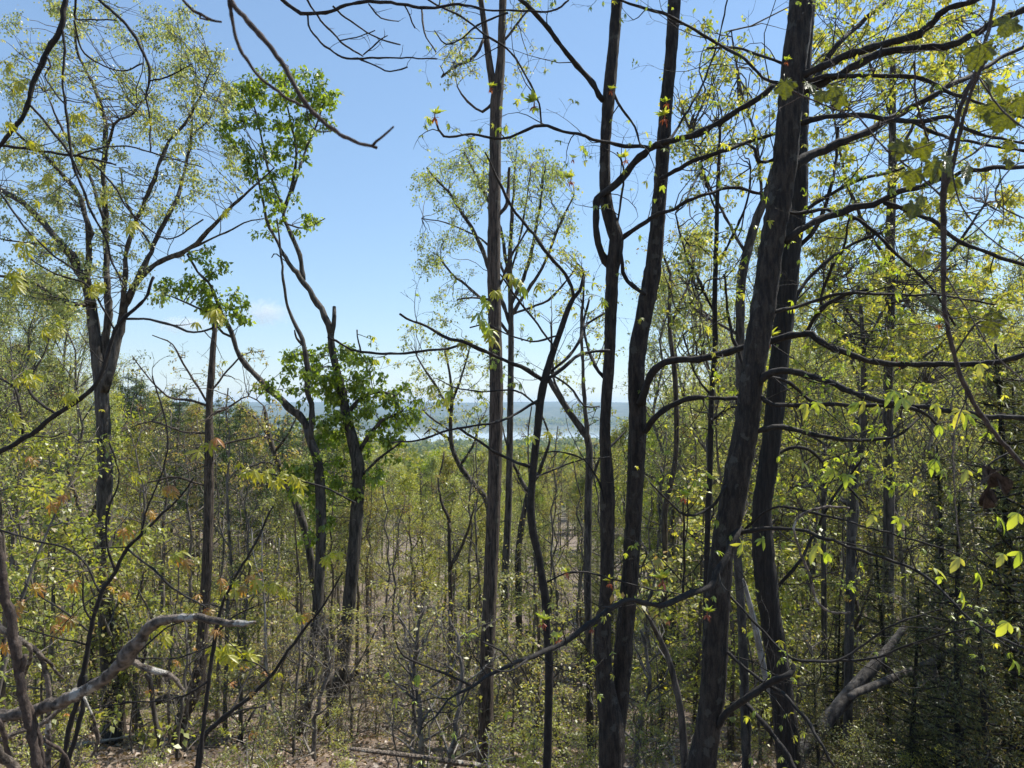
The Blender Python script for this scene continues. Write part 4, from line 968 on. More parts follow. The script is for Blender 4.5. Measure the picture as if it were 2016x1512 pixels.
for i, (lab, d, tr) in enumerate([
    ('dim trunk left of the three-stemmed oak, low in the wood', 19, [(150, 980, 8), (165, 1040, 11), (178, 1090, 13), (185, 1200, 14), (183, 1330, 15), (180, 1450, 16)]),
    ('grey trunk between the straight oak and the crooked sapling', 24, [(1062, 930, 8), (1040, 970, 10), (1021, 1080, 13), (1021, 1180, 14), (1022, 1300, 13), (1024, 1420, 14)]),
    ('thin trunk right of the river, behind the twin hickory', 17, [(1320, 540, 6), (1318, 640, 8), (1330, 760, 10), (1330, 900, 10), (1310, 1000, 11), (1309, 1100, 12), (1306, 1300, 13), (1300, 1500, 14)]),
    ('dark leaning stem low between twin hickory and leaning hickory', 8, [(1270, 1200, 9), (1300, 1260, 10), (1320, 1310, 12), (1340, 1400, 14), (1348, 1500, 16)]),
    ('slim dark trunk left of the straight oak near the valley floor', 20, [(884, 1030, 7), (886, 1120, 8), (888, 1220, 10), (887, 1350, 11), (886, 1500, 12)]),
    ('dim pair-forming trunk right of the ridged trunk', 16, [(1622, 880, 8), (1622, 1000, 9), (1622, 1150, 10), (1624, 1350, 11), (1626, 1450, 12)]),
    ('slim dark trunk beside the grey leaning log', 13, [(1700, 1230, 9), (1668, 1260, 12), (1664, 1330, 13), (1660, 1450, 14)]),
    ('thin dark trunk under the bright sapling branches, lower left', 13, [(282, 1300, 9), (296, 1340, 9), (303, 1400, 9), (318, 1480, 10), (326, 1520, 11)]),
    ('mossy trunk behind the weathered branch, lower left', 17, [(238, 1180, 16), (232, 1260, 18), (236, 1340, 18), (238, 1430, 20)]),
    ]):
    plain('woodland_tree', lab, d, tr, [[tr[1], (tr[1][0] + 30 * (-1) ** i, tr[1][1] - 60, 5), (tr[1][0] + 50 * (-1) ** i, tr[1][1] - 130, 3)], [tr[0], (tr[0][0] - 20 * (-1) ** i, tr[0][1] - 70, 4), (tr[0][0] - 10, tr[0][1] - 140, 3)]],
          M_GREY if i % 2 else M_OAK, (lambda r, tr=tr: ell(tr[0][0], tr[0][1] - 40, 60, 70, 20, 8, 20, r)), L_UNDER, 80 + i, leaf=.07, tip_px=9, k=3, depth=.8, sides=10, twigs=dict(n=1.2, l=(.3, .8), lv=2, r=.006, rmin=.002))

def log(name, label, d, d1, paths, mat, cat='log', seed=1, sides=12, rough=.10, rest=None):
    rng = np.random.RandomState(seed)
    P = [trace(p, d, d1, step=12) for p in paths]
    t = Thing(name, label, cat, P[0][0][0])
    for i, (p, r) in enumerate(P):
        mb = MB(); mb.tube(p, r, sides, 0, rough, rng)
        mb.add([p[0]], None, None)
        t.part('trunk' if i == 0 else 'branch', mb, [mat])
    return t
log('fallen_log', 'thick grey lichened log leaning up to the right, lower right', 8.2, 9.2, [[(1505, 1575, 30), (1560, 1505, 29), (1612, 1440, 28), (1663, 1376, 27), (1715, 1318, 24), (1755, 1270, 17), (1780, 1235, 12)], [(1672, 1372, 12), (1690, 1362, 16), (1750, 1338, 15), (1802, 1316, 13), (1850, 1292, 10), (1910, 1262, 7)]], M_GREY, seed=3)
log('fallen_log', 'long thin fallen log lying across the foot of the frame', 9.5, 10.5, [[(690, 1474, 7), (740, 1480, 9), (800, 1487, 9), (870, 1497, 10), (940, 1507, 10), (1000, 1516, 10)]], M_LOG, seed=4)
log('fallen_log', 'dark mossy log at the foot of the broken snag', 17, 16.5, [[(300, 1385, 12), (330, 1375, 16), (355, 1380, 18), (370, 1392, 18)]], M_OAK, seed=5)

# ================================================================== close branches at the left and the top
def near(name, label, cat, d, trunks, branches, mat, seed, twigs=None, sides=10, rough=.05, wob=.25, ends=None, ground=False):
    rng = np.random.RandomState(seed)
    P = []
    for i, a in enumerate(trunks):
        p, r = trace(a, d, ends, step=10, wob=0, kink=.8)
        if ground: p, r = to_ground(p[::1], r, 1.2)
        P.append((p, r))
    t = Thing(name, label, cat, P[0][0][0] if not ground else base_of(P[0][0]))
    tips = []
    for p, r in P:
        mb = MB(); mb.tube(p, r, sides, 0, rough, rng); o = t.part('stem', mb, [mat])
        if twigs:
            mb = MB(); n = max(2, int(np.linalg.norm(np.diff(p, axis=0), axis=1).sum() * twigs['n']))
            tips += grow(mb, p, r, rng, n, *twigs['l'], twigs.get('lv', 2), .15, 1, .35, .03, rmax=twigs['r'], rmin=.0007, child=2)
            t.part('twig_spray', mb, [mat], o, kind='stuff')
    for i, a in enumerate(branches):
        p, r = trace(a, d, d + rng.uniform(-wob, wob), step=10, kink=.8)
        mb = MB(); mb.tube(p, r, 7, 0, rough, rng); o = t.part('branch', mb, [mat])
        if twigs:
            mb = MB(); n = max(2, int(np.linalg.norm(np.diff(p, axis=0), axis=1).sum() * twigs['n']))
            tips += grow(mb, p, r, rng, n, *twigs['l'], twigs.get('lv', 2), .15, 1, .35, .03, rmax=twigs['r'], rmin=.0007, child=2)
            t.part('twig_spray', mb, [mat], o, kind='stuff')
    return t, tips, rng

t, tips, rng = near('overhanging_branch', 'black branch entering top left and sweeping down to the left edge', 'branch', 3.2,
     [[(130, -30, 11), (128, 0, 11), (118, 59, 11), (90, 108, 11), (62, 174, 10), (52, 215, 9), (25, 255, 8), (-10, 298, 7)]],
     [[(122, 50, 5), (128, 100, 5), (123, 156, 4), (128, 201, 5), (139, 288, 5), (146, 330, 5), (167, 382, 5), (180, 417, 5), (208, 469, 4), (222, 521, 4), (250, 570, 3)],
      [(57, 205, 5), (97, 250, 5), (132, 295, 5), (160, 350, 4)], [(-10, 284, 6), (69, 295, 5), (139, 306, 5), (191, 314, 4), (229, 325, 3)], [(90, 108, 4), (100, 130, 4), (88, 150, 3), (115, 190, 3), (128, 205, 3)],
      [(146, 308, 4), (200, 290, 3), (260, 290, 3), (330, 310, 3), (400, 330, 2)], [(180, 318, 4), (220, 360, 4), (260, 420, 3), (330, 470, 3), (400, 432, 3)], [(0, 380, 4), (60, 460, 4), (130, 520, 4), (170, 540, 3)]],
     M_TWIG, 101, dict(n=2.0, l=(.12, .35), lv=2, r=.003))
leaves_on_tips(t, tips, CL_YELL, .028, rng, 40)
for i, (x, y, s, k) in enumerate([(38, 165, 40, 1), (155, 225, 44, 1), (20, 240, 34, 1), (175, 270, 36, 1), (255, 440, 50, 1), (75, 290, 36, 1), (90, 345, 40, 1), (200, 395, 36, 1), (15, 128, 34, 1), (45, 485, 50, 1), (345, 290, 38, 1), (440, 415, 36, 1), (295, 235, 30, 1), (20, 540, 60, 1), (40, 560, 50, 1), (190, 570, 44, 1)]):
    leaf_at(t, CL_YELL, x, y, s * .72, 3.15, 400 + i, down=.55, multi=5)
near('overhanging_branch', 'thin black twig arching down from the top edge before the oak', 'branch', 3.6,
     [[(185, -15, 6), (194, 0, 6), (243, 42, 6), (278, 94, 6), (295, 146, 5), (288, 194, 4), (295, 230, 3), (296, 300, 3)]], [[(150, -10, 4), (148, 35, 4), (180, 38, 3), (230, 40, 3)], [(146, 40, 4), (160, 95, 4), (195, 125, 3), (240, 140, 3), (280, 125, 3)], [(292, 160, 3), (330, 150, 3), (380, 125, 2)]], M_TWIG, 102, dict(n=2, l=(.1, .3), lv=1, r=.002))
near('hanging_vine', 'brown bare vine hanging from the top edge with hooked end', 'vine', 1.25,
     [[(448, -25, 10), (453, 0, 10), (486, 42, 11), (521, 76, 10), (556, 128, 10), (583, 174, 9), (608, 212, 10), (660, 258, 8), (695, 278, 7), (742, 291, 6)]],
     [[(451, -2, 8), (462, 62, 7), (479, 108, 7), (510, 149, 6), (556, 188, 6), (590, 206, 6), (606, 212, 6)], [(732, 288, 6), (750, 272, 5), (775, 249, 4)], [(604, 215, 3), (610, 245, 3), (630, 260, 3), (655, 257, 3)]], M_BROWN, 103, None, 12, .08, wob=.03)
near('broken_twig', 'short brown twig poking in from the top edge, left of the hanging vine', 'branch', 1.6, [[(352, -20, 6), (362, 0, 6), (380, 22, 6), (395, 28, 6), (415, 39, 5), (436, 43, 4)]], [[(395, 28, 4), (393, 36, 4), (410, 40, 3)]], M_BROWN, 104, None, 10, .08, wob=.02)
near('overhanging_branch', 'bare drooping black twigs across the top edge over the open sky', 'branch', 3.4,
     [[(540, -15, 8), (556, 0, 8), (590, 26, 8), (620, 26, 7), (653, 22, 7), (705, 5, 7), (782, 7, 6), (844, 16, 6), (903, 7, 5), (960, 20, 4), (1010, 20, 4), (1085, 22, 4), (1120, 0, 4)]],
     [[(606, 30, 4), (612, 60, 4), (640, 90, 4), (675, 113, 4), (715, 115, 4), (800, 114, 3), (861, 116, 3)], [(600, -10, 4), (625, 31, 4), (653, 62, 4), (680, 90, 4), (715, 111, 3)], [(703, 114, 4), (740, 130, 3), (768, 141, 3), (802, 132, 3)], [(655, 12, 4), (681, 35, 4), (712, 57, 3), (750, 78, 3), (788, 88, 3)], [(830, 17, 4), (833, 50, 4), (840, 75, 3), (858, 102, 3)], [(726, 8, 3), (750, 35, 3), (785, 42, 2)], [(795, 8, 3), (807, 30, 3), (817, 55, 3)], [(715, 108, 3), (740, 85, 3), (763, 70, 2)], [(670, 80, 3), (700, 74, 2), (738, 60, 2)], [(1000, 25, 4), (940, 50, 4), (910, 75, 3), (878, 87, 3), (855, 60, 2)]], M_TWIG, 105, dict(n=2.0, l=(.05, .14), lv=1, r=.0016))

t, tips, rng = near('rising_branch', 'black branch rising from the left edge before the grey oak stems', 'branch', 3.4,
     [[(-30, 905, 10), (0, 890, 10), (60, 855, 10), (111, 816, 9), (160, 785, 9), (188, 757, 8), (208, 709, 8), (226, 653, 8), (247, 625, 7), (285, 590, 6), (302, 545, 5)]],
     [[(247, 628, 5), (295, 629, 5), (347, 643, 5), (382, 655, 4), (417, 646, 4), (421, 636, 3)], [(111, 816, 5), (76, 792, 5), (56, 764, 5), (62, 740, 4), (90, 690, 3), (100, 655, 3)], [(226, 650, 4), (200, 600, 4), (170, 560, 4), (110, 540, 3), (60, 510, 3)], [(44, 855, 5), (40, 800, 5), (25, 760, 4), (0, 745, 4)], [(60, 857, 3), (100, 860, 3), (130, 850, 3)]],
     M_TWIG, 111, dict(n=1.8, l=(.1, .35), lv=2, r=.003))
leaves_on_tips(t, tips, CL_YELL, .04, rng, 18)
for i, (x, y, s) in enumerate([(415, 612, 50), (430, 618, 46), (190, 560, 46), (45, 735, 56), (60, 745, 40), (135, 780, 44), (30, 820, 44), (95, 650, 50), (110, 640, 40)]):
    leaf_at(t, CL_YELL, x, y, s * .75, 3.35, 450 + i, down=.5, multi=5)

# weathered branch with its tangle, lower left
t, _, rng = near('weathered_branch', 'thick weathered grey branch arching right from the lower left edge', 'branch', 2.5,
     [[(-30, 1414, 24), (0, 1410, 24), (60, 1400, 22), (110, 1385, 23), (160, 1365, 22), (210, 1333, 22), (240, 1307, 27), (262, 1277, 29), (285, 1247, 22), (305, 1224, 21), (325, 1218, 18), (350, 1216, 15), (390, 1216, 14), (430, 1224, 14), (470, 1228, 11), (490, 1226, 8), (503, 1224, 4)]],
     [[(252, 1300, 13), (270, 1306, 12), (285, 1316, 14), (330, 1326, 11), (348, 1342, 9), (362, 1358, 7)], [(278, 1272, 8), (271, 1255, 5), (268, 1250, 3)], [(165, 1372, 5), (180, 1405, 5), (192, 1440, 6), (193, 1460, 6), (180, 1490, 5)]], M_LOG, 121, None, 18, .13, ends=2.1, wob=.1)
for i, (nm, lab, pts, d, mt) in enumerate([
    ('tangled_vine', 'dark thick vine stem crossing under the weathered branch near the left edge', [(-6, 1050, 14), (2, 1120, 15), (10, 1170, 17), (25, 1240, 18), (33, 1290, 18), (45, 1370, 16), (62, 1450, 17), (75, 1530, 18)], 2.3, M_BROWN),
    ('tangled_vine', 'pale curling vine from the left edge above the weathered branch', [(-10, 1222, 13), (20, 1250, 13), (45, 1262, 11), (75, 1285, 10), (90, 1320, 11), (98, 1370, 10), (95, 1430, 10), (98, 1470, 10), (92, 1530, 10)], 2.6, M_LOG),
    ('tangled_vine', 'short pale hooked vine hanging above the weathered branch', [(42, 1262, 8), (58, 1275, 8), (62, 1295, 7), (52, 1318, 7), (46, 1335, 4)], 2.5, M_LOG),
    ('tangled_vine', 'thin vine slanting right behind the curling vine', [(75, 1285, 7), (95, 1302, 6), (112, 1322, 6), (126, 1336, 4)], 2.6, M_LOG),
    ('tangled_vine', 'curved vine running just under the weathered branch', [(-10, 1462, 9), (40, 1440, 9), (80, 1426, 9), (120, 1396, 8), (150, 1372, 6)], 2.45, M_LOG),
    ('tangled_vine', 'dark vine dropping to the lower left corner', [(-5, 1418, 10), (10, 1450, 10), (14, 1480, 9), (40, 1530, 10)], 2.3, M_BROWN),
    ('tangled_vine', 'dark twisting vine left of the black sapling stems', [(50, 1290, 10), (40, 1350, 11), (60, 1400, 11), (75, 1450, 11), (88, 1530, 12)], 2.35, M_BROWN),
    ('tangled_vine', 'slender vine bowing between the black sapling stems', [(82, 1455, 7), (110, 1470, 7), (130, 1492, 7), (140, 1530, 7)], 2.5, M_BROWN),
    ('tangled_vine', 'thick log-like vine in the bottom left corner', [(-10, 1470, 18), (15, 1500, 18), (40, 1530, 18)], 2.0, M_LOG)]):
    p, r = trace(pts, d, d + .1, step=8, kink=.8); p, r = to_ground(p, r, 1.0) if pts[-1][1] > 1515 else (p, r)
    v = Thing(nm, lab, 'vine', p[-1], None)
    mb = MB(); mb.tube(p, r, 12, 0, .10, np.random.RandomState(i)); v.part('stem', mb, [mt])

# saplings with young palmate leaves, lower left
SAP = [
 ('black_sapling', 'black two-stemmed sapling with bronze young leaves, lower left', 3.0, [[(382, 940, 3), (347, 987, 4), (312, 1018, 5), (278, 1053, 6), (250, 1080, 7), (226, 1125, 7), (200, 1170, 8), (180, 1235, 9), (168, 1300, 10), (155, 1370, 10), (140, 1420, 10), (118, 1525, 11)], [(168, 1330, 8), (163, 1390, 9), (140, 1480, 9), (128, 1525, 9)]],
  [[(226, 1125, 5), (210, 1060, 4), (215, 1000, 4), (235, 940, 3), (215, 870, 3)], [(200, 1168, 4), (150, 1090, 4), (70, 1064, 4), (-10, 1040, 4)], [(178, 1245, 4), (120, 1200, 4), (60, 1160, 3), (50, 1140, 3)], [(250, 1080, 4), (300, 1120, 4), (350, 1165, 4), (405, 1195, 3)], [(172, 1270, 4), (110, 1255, 3), (40, 1235, 3)], [(185, 1230, 4), (165, 1190, 4), (163, 1130, 3)], [(278, 1053, 4), (290, 1000, 4), (320, 930, 3), (330, 850, 3), (300, 740, 3)], [(160, 1350, 4), (250, 1300, 4), (300, 1260, 4), (340, 1230, 3), (400, 1210, 3)]], 131,
  [(245, 1050, 44, 'b'), (262, 1042, 44, 'y'), (285, 1048, 48, 'y'), (345, 1095, 44, 'y'), (362, 1105, 46, 'b'), (130, 970, 50, 'b'), (110, 985, 50, 'b'), (75, 1150, 44, 'b'), (150, 1150, 44, 'b'), (40, 1195, 44, 'b'), (130, 1215, 50, 'b'), (110, 1240, 44, 'b'), (400, 880, 56, 'y'), (425, 870, 50, 'b'), (330, 965, 44, 'b'), (240, 1170, 40, 'b'), (10, 1270, 44, 'b'), (410, 1200, 40, 'b'), (60, 900, 40, 'b'), (270, 940, 40, 'y'), (300, 1010, 36, 'b')]),
 ('black_sapling', 'black sapling leaning right across the lower left wood', 3.4, [[(674, 1126, 3), (635, 1195, 4), (604, 1233, 5), (562, 1289, 6), (535, 1327, 7), (493, 1372, 7), (451, 1404, 8), (417, 1435, 9), (396, 1466, 10), (384, 1530, 11)]],
  [[(451, 1404, 4), (470, 1370, 4), (500, 1310, 3)], [(535, 1330, 4), (510, 1310, 3), (480, 1300, 3)], [(430, 1425, 4), (470, 1400, 4), (520, 1390, 3)]], 132,
  [(430, 1275, 56, 'y'), (455, 1280, 60, 'y'), (475, 1290, 60, 'y'), (490, 1300, 56, 'y'), (445, 1300, 50, 'y'), (660, 1090, 44, 'y'), (640, 1100, 40, 'y'), (605, 1210, 36, 'b'), (585, 1210, 36, 'y'), (560, 1170, 36, 'y')]),
 ('black_sapling', 'thin upright black sapling between snag and weathered branch', 3.2, [[(538, 997, 3), (521, 1029, 4), (497, 1081, 5), (465, 1133, 5), (441, 1181, 6), (427, 1237, 7), (417, 1300, 8), (406, 1386, 8), (396, 1470, 9), (392, 1530, 9)]],
  [[(441, 1181, 4), (480, 1180, 3), (515, 1160, 3)], [(425, 1250, 4), (460, 1215, 3), (500, 1195, 3)], [(412, 1340, 4), (360, 1370, 4), (310, 1380, 3), (240, 1385, 3), (170, 1398, 3)], [(417, 1270, 3), (370, 1290, 3), (340, 1297, 3), (270, 1295, 3)]], 133,
  [(500, 1140, 50, 'b'), (515, 1145, 50, 'y'), (535, 1150, 46, 'y'), (440, 1150, 44, 'b'), (452, 1155, 44, 'y'), (480, 1165, 36, 'b'), (310, 1240, 44, 'y'), (330, 1260, 46, 'y'), (290, 1255, 40, 'y'), (430, 1245, 40, 'b'), (550, 1160, 36, 'y')]),
]
for nm, lab, d, tr, br, sd, lv in SAP:
    t, tips, rng = near(nm, lab, 'sapling', d, tr, br, M_TWIG, sd, dict(n=1.6, l=(.12, .35), lv=2, r=.0028), 10, .05, ground=True)
    leaves_on_tips(t, tips, CL_BRONZE + CL_YELL, .035, rng, 22)
    for i, (x, y, s, k) in enumerate(lv):
        leaf_at(t, CL_YELL if k == 'y' else CL_BRONZE, x, y, s * .74, d, sd * 10 + i, down=.7, multi=3)
t, tips, rng = near('leafy_spray', 'bright yellow-green arching leaf spray before the slanting trunk', 'branch', 3.6, [[(700, 990, 4), (640, 960, 4), (600, 948, 4), (560, 938, 4), (520, 930, 3), (478, 930, 3)]], [], M_TWIG, 141, None)
for i, (x, y, s) in enumerate([(480, 932, 30), (495, 930, 34), (512, 928, 38), (530, 930, 40), (548, 936, 40), (565, 942, 40), (580, 955, 40), (597, 962, 40), (540, 940, 36), (520, 936, 36)]):
    leaf_at(t, CL_YELL, x, y, s, 3.6, 500 + i, down=.9, multi=2)

# grape vine on the right edge
t, tips, rng = near('grape_vine', 'grape vine with large glowing leaves climbing along the right edge', 'vine', 1.9,
     [[(1962, -25, 7), (1950, 40, 7), (1935, 100, 8), (1920, 146, 9), (1899, 191, 9), (1878, 260, 9), (1868, 312, 10), (1858, 382, 11), (1857, 490, 10), (1858, 594, 9), (1868, 657, 9), (1882, 712, 9), (1906, 775, 9), (1934, 820, 9), (1976, 875, 9), (2040, 940, 9)]],
     [[(1858, 380, 8), (1875, 330, 8), (1895, 240, 7), (1925, 150, 6), (1960, 90, 6)], [(1858, 390, 4), (1790, 330, 4), (1740, 290, 4), (1690, 230, 3), (1640, 190, 3), (1600, 170, 3)], [(1868, 330, 4), (1920, 300, 4), (1965, 260, 3)], [(1855, 470, 4), (1830, 470, 3), (1815, 505, 3)], [(1868, 640, 3), (1845, 610, 3), (1825, 600, 3)], [(1690, 232, 3), (1620, 205, 3), (1550, 175, 3)], [(1800, 120, 4), (1805, 200, 4), (1825, 270, 4), (1835, 290, 3)],
      [(1878, 700, 4), (1920, 640, 4), (1955, 620, 4)], [(2016, 430, 3), (1975, 410, 3), (1960, 380, 3), (1990, 330, 3), (2016, 320, 3)], [(1906, 775, 3), (1880, 850, 3), (1878, 950, 3), (1890, 1080, 3)], [(1860, 540, 3), (1910, 620, 3), (1960, 700, 3), (2030, 760, 3)], [(1870, 300, 4), (1890, 400, 3), (1950, 470, 3), (2030, 520, 3)], [(1925, 150, 4), (1975, 220, 4), (2030, 260, 4)]], M_BROWN, 151, dict(n=3, l=(.08, .3), lv=2, r=.0018), 10, .08, wob=.35)
for i, (x, y, s) in enumerate([(1545, 170, 34), (1590, 172, 30), (1622, 190, 34), (1640, 180, 30), (1660, 195, 24), (1935, 100, 46), (1915, 115, 40), (1990, 50, 46), (1960, 215, 46), (1950, 225, 40), (1985, 235, 40), (1778, 290, 40), (1812, 292, 38), (1835, 330, 42), (1800, 345, 36), (1862, 320, 36), (1905, 335, 34), (1880, 362, 32), (1812, 395, 36), (1800, 410, 30), (1815, 505, 42), (1826, 598, 34), (1960, 625, 36), (1945, 640, 34), (1988, 285, 22), (1945, 165, 26), (1970, 175, 22), (1900, 345, 28), (2010, 200, 36), (1985, 320, 20)]):
    rr = np.random.RandomState(900 + i)
    dr = np.array([rr.uniform(-.7, .7), rr.uniform(-.5, .15), -rr.uniform(.5, 1.0)])
    nr = np.array([rr.uniform(-.5, .5), -rr.uniform(.3, 1.0), rr.uniform(.2, .9)])
    t.piece('leaf', GRAPE[i % 3], frame(unproj(x, y - s * .25, 1.9 + rr.uniform(-.2, .25)), dr, nr, s * .86 * 1.9 / F))
t2, _, _ = near('curling_vine', 'pale looping vine tendril right of the black ridged trunk', 'vine', 4.2, [[(1672, 1000, 4), (1640, 998, 5), (1600, 1003, 5), (1576, 1015, 5), (1563, 1040, 5), (1573, 1081, 5), (1594, 1133, 5), (1608, 1181, 5), (1635, 1206, 5), (1674, 1206, 4)]], [], M_LOG, 152, None)
dl = Thing('dead_leaf_cluster', 'dark curled dead leaves hanging on a twig at the right edge', 'leaf', unproj(1945, 940, 3.6))
rr = np.random.RandomState(4)
for i, (x, y, s) in enumerate([(1930, 915, 44), (1950, 920, 50), (1962, 935, 44), (1945, 955, 50), (1938, 975, 40)]):
    m1 = MB(); leaflet(m1, unproj(x, y, 3.6), (rr.uniform(-.5, .5), rr.uniform(-.3, .3), -1), (rr.uniform(-.5, .5), -1, .2), s * 3.6 / F, .32, 0.0, .5, .5)
    dl.part('dead_leaf', m1, [M_BROWN])
m1 = MB(); p, r = trace([(1990, 890, 4), (1960, 905, 4), (1945, 918, 4)], 3.6); m1.tube(p, r, 5); dl.part('twig', m1, [M_TWIG])
# ================================================================== prototypes for the wood behind
def gen_tree(seed, H, r0, crown0, spread, n_limb, n_sec, n_twig, k, leaf, lmat, wmat, flat=.5, droop=.5, up=0.7, tint=(0, 1), lsp=.10, crooked=.10, twig_r=.010, fork=0):
    """trunk with limbs, branches and twigs; small leaves on the twigs.  Returns (trunk mesh, crown mesh)"""
    rng = np.random.RandomState(seed)
    tr, cr = MB(), MB()
    n = 16
    t = np.linspace(0, 1, n)
    ph = rng.uniform(0, 6, 4)
    path = np.stack([np.sin(t * 4 + ph[0]) * crooked * H * .25 * t + rng.normal(0, .01 * H, n) * t, np.sin(t * 5 + ph[1]) * crooked * H * .25 * t + rng.normal(0, .01 * H, n) * t, t * H - .3], -1)
    rad = r0 * (1 - .92 * t ** 1.1) + .012
    rad[0] *= 1.5; rad[1] *= 1.1
    tr.tube(path, rad, 9, 0, .06, rng)
    TP, TD = [], []
    for i in range(n_limb):
        f = crown0 + (1 - crown0) * ((i + rng.uniform(0, 1)) / n_limb) ** .9
        j = min(n - 2, int(f * (n - 1))); q = f * (n - 1) - j
        p0 = path[j] * (1 - q) + path[j + 1] * q
        a = i * 2.399 + rng.uniform(-.5, .5)
        g = (f - crown0) / (1 - crown0)
        L = spread * H * (math.sin(math.pi * min(1, .18 + .80 * g)) ** .8) * rng.uniform(.6, 1.15)
        d = np.array([math.cos(a), math.sin(a), up * (0.5 + g) + rng.uniform(-.2, .2)])
        w = wander(p0, d, L, rng, 7, .28, .05 * up)
        rl = np.linspace(min(rad[j] * .6, .02 + L * .018), twig_r, len(w))
        tr.tube(w, rl, 5, 0, .05, rng, cap=False)
        for s in range(n_sec):
            fs = .2 + .8 * (s + rng.uniform(0, 1)) / n_sec
            js = min(len(w) - 2, int(fs * (len(w) - 1)))
            tg = w[js + 1] - w[js]; tg /= np.linalg.norm(tg)
            pr = rng.normal(0, 1, 3) * np.array([1, 1, .6])
            w2 = wander(w[js], tg * .6 + pr * .6 + np.array([0, 0, .1]), L * rng.uniform(.25, .5) * (1.2 - .5 * fs), rng, 5, .35, .03)
            tr.tube(w2, np.linspace(twig_r * 1.3, twig_r * .6, len(w2)), 4, 0, cap=False)
            for u in range(n_twig):
                ju = rng.randint(1, len(w2))
                w3 = wander(w2[ju], (w2[ju] - w2[ju - 1]) * 2 / (np.linalg.norm(w2[ju] - w2[ju - 1])) + rng.normal(0, 1, 3), L * rng.uniform(.08, .2) + .1, rng, 3, .4)
                cr.tube(w3, np.linspace(twig_r * .7, twig_r * .35, len(w3)), 3, 1, cap=False)
                TP.append(w3[-1]); TD.append(w3[-1] - w3[-2])
    if k > 0:
        leaf_cloud(cr, TP, TD, k, leaf, rng, droop, lsp, .25, flat, 0, tint)
    return tr.mesh('trunk', [wmat]), cr.mesh('crown', [lmat, wmat])

def gen_pine(seed, H, r0, crown0, spread, whorls, k, lmat, wmat, leaf, droop=.2, dense=1.0):
    rng = np.random.RandomState(seed)
    tr, cr = MB(), MB()
    t = np.linspace(0, 1, 14)
    path = np.stack([np.sin(t * 3 + seed) * .02 * H, np.cos(t * 2.4 + seed) * .02 * H, t * H - .3], -1)
    rad = r0 * (1 - .93 * t) + .01
    tr.tube(path, rad, 9, 0, .06, rng)
    TP, TD = [], []
    for i in range(whorls):
        f = crown0 + (1 - crown0) * (i + rng.uniform(-.2, .2)) / whorls
        z = np.clip(f, 0, .99) * H - .3
        L0 = spread * H * (1.05 - (f - crown0) / (1 - crown0)) ** .75
        for b in range(5):
            a = b * 1.257 + i * .8 + rng.uniform(-.4, .4)
            L = L0 * rng.uniform(.55, 1.1)
            p0 = np.array([np.interp(z, path[:, 2], path[:, 0]), np.interp(z, path[:, 2], path[:, 1]), z])
            w = wander(p0, (math.cos(a), math.sin(a), .25 - droop), L, rng, 6, .18, .03)
            tr.tube(w, np.linspace(.012 + L * .012, .004, len(w)), 4, 0, cap=False)
            m = max(4, int(L * 7 * dense))
            for u in range(m):
                q = rng.uniform(.2, 1); ju = min(len(w) - 2, int(q * (len(w) - 1)))
                tg = w[ju + 1] - w[ju]; tg /= np.linalg.norm(tg)
                e = w[ju] + (tg * .6 + rng.normal(0, .5, 3)) * rng.uniform(.1, .4) * (L * .35 + .15)
                cr.tube(np.array([w[ju], (w[ju] + e) / 2, e]), [.006, .005, .003], 3, 1, cap=False)
                TP.append(e); TD.append(e - w[ju])
    leaf_cloud(cr, TP, TD, k, leaf, rng, .05, .07, .25, .2, 0, (0, 1), .10)
    return tr.mesh('trunk', [wmat]), cr.mesh('crown', [lmat, wmat])

def gen_under(seed, H, n_br, k, leaf, lmat, wmat, tint, flat=.85):
    """understorey sapling with tiers of level leaf sprays"""
    rng = np.random.RandomState(seed)
    tr, cr = MB(), MB()
    path = wander((0, 0, -.2), (rng.normal(0, .12), rng.normal(0, .12), 1), H, rng, 10, .10, .08)
    tr.tube(path, np.linspace(.012 + H * .006, .004, len(path)), 7, 0, .05, rng)
    TP, TD = [], []
    for i in range(n_br):
        f = .18 + .82 * (i + rng.uniform(0, 1)) / n_br
        j = min(len(path) - 2, int(f * (len(path) - 1)))
        a = i * 2.399 + rng.uniform(-.6, .6)
        L = H * rng.uniform(.22, .42) * (1.25 - f * .75)
        w = wander(path[j], (math.cos(a), math.sin(a), .30), L, rng, 6, .25, -.02)
        tr.tube(w, np.linspace(.006 + L * .004, .002, len(w)), 4, 0, cap=False)
        for u in range(int(7 + L * 5)):
            ju = rng.randint(1, len(w))
            w3 = wander(w[ju], (w[ju] - w[ju - 1]) / np.linalg.norm(w[ju] - w[ju - 1]) + rng.normal(0, .8, 3) * np.array([1, 1, .3]), rng.uniform(.15, .45), rng, 3, .4)
            cr.tube(w3, np.linspace(.004, .0015, len(w3)), 3, 1, cap=False)
            TP.append(w3[-1]); TD.append(w3[-1] - w3[-2]); TP.append(w3[2]); TD.append(w3[2] - w3[1])
    leaf_cloud(cr, TP, TD, k, leaf, rng, .35, .06, .2, flat, 0, tint)
    return tr.mesh('trunk', [wmat]), cr.mesh('crown', [lmat, wmat])

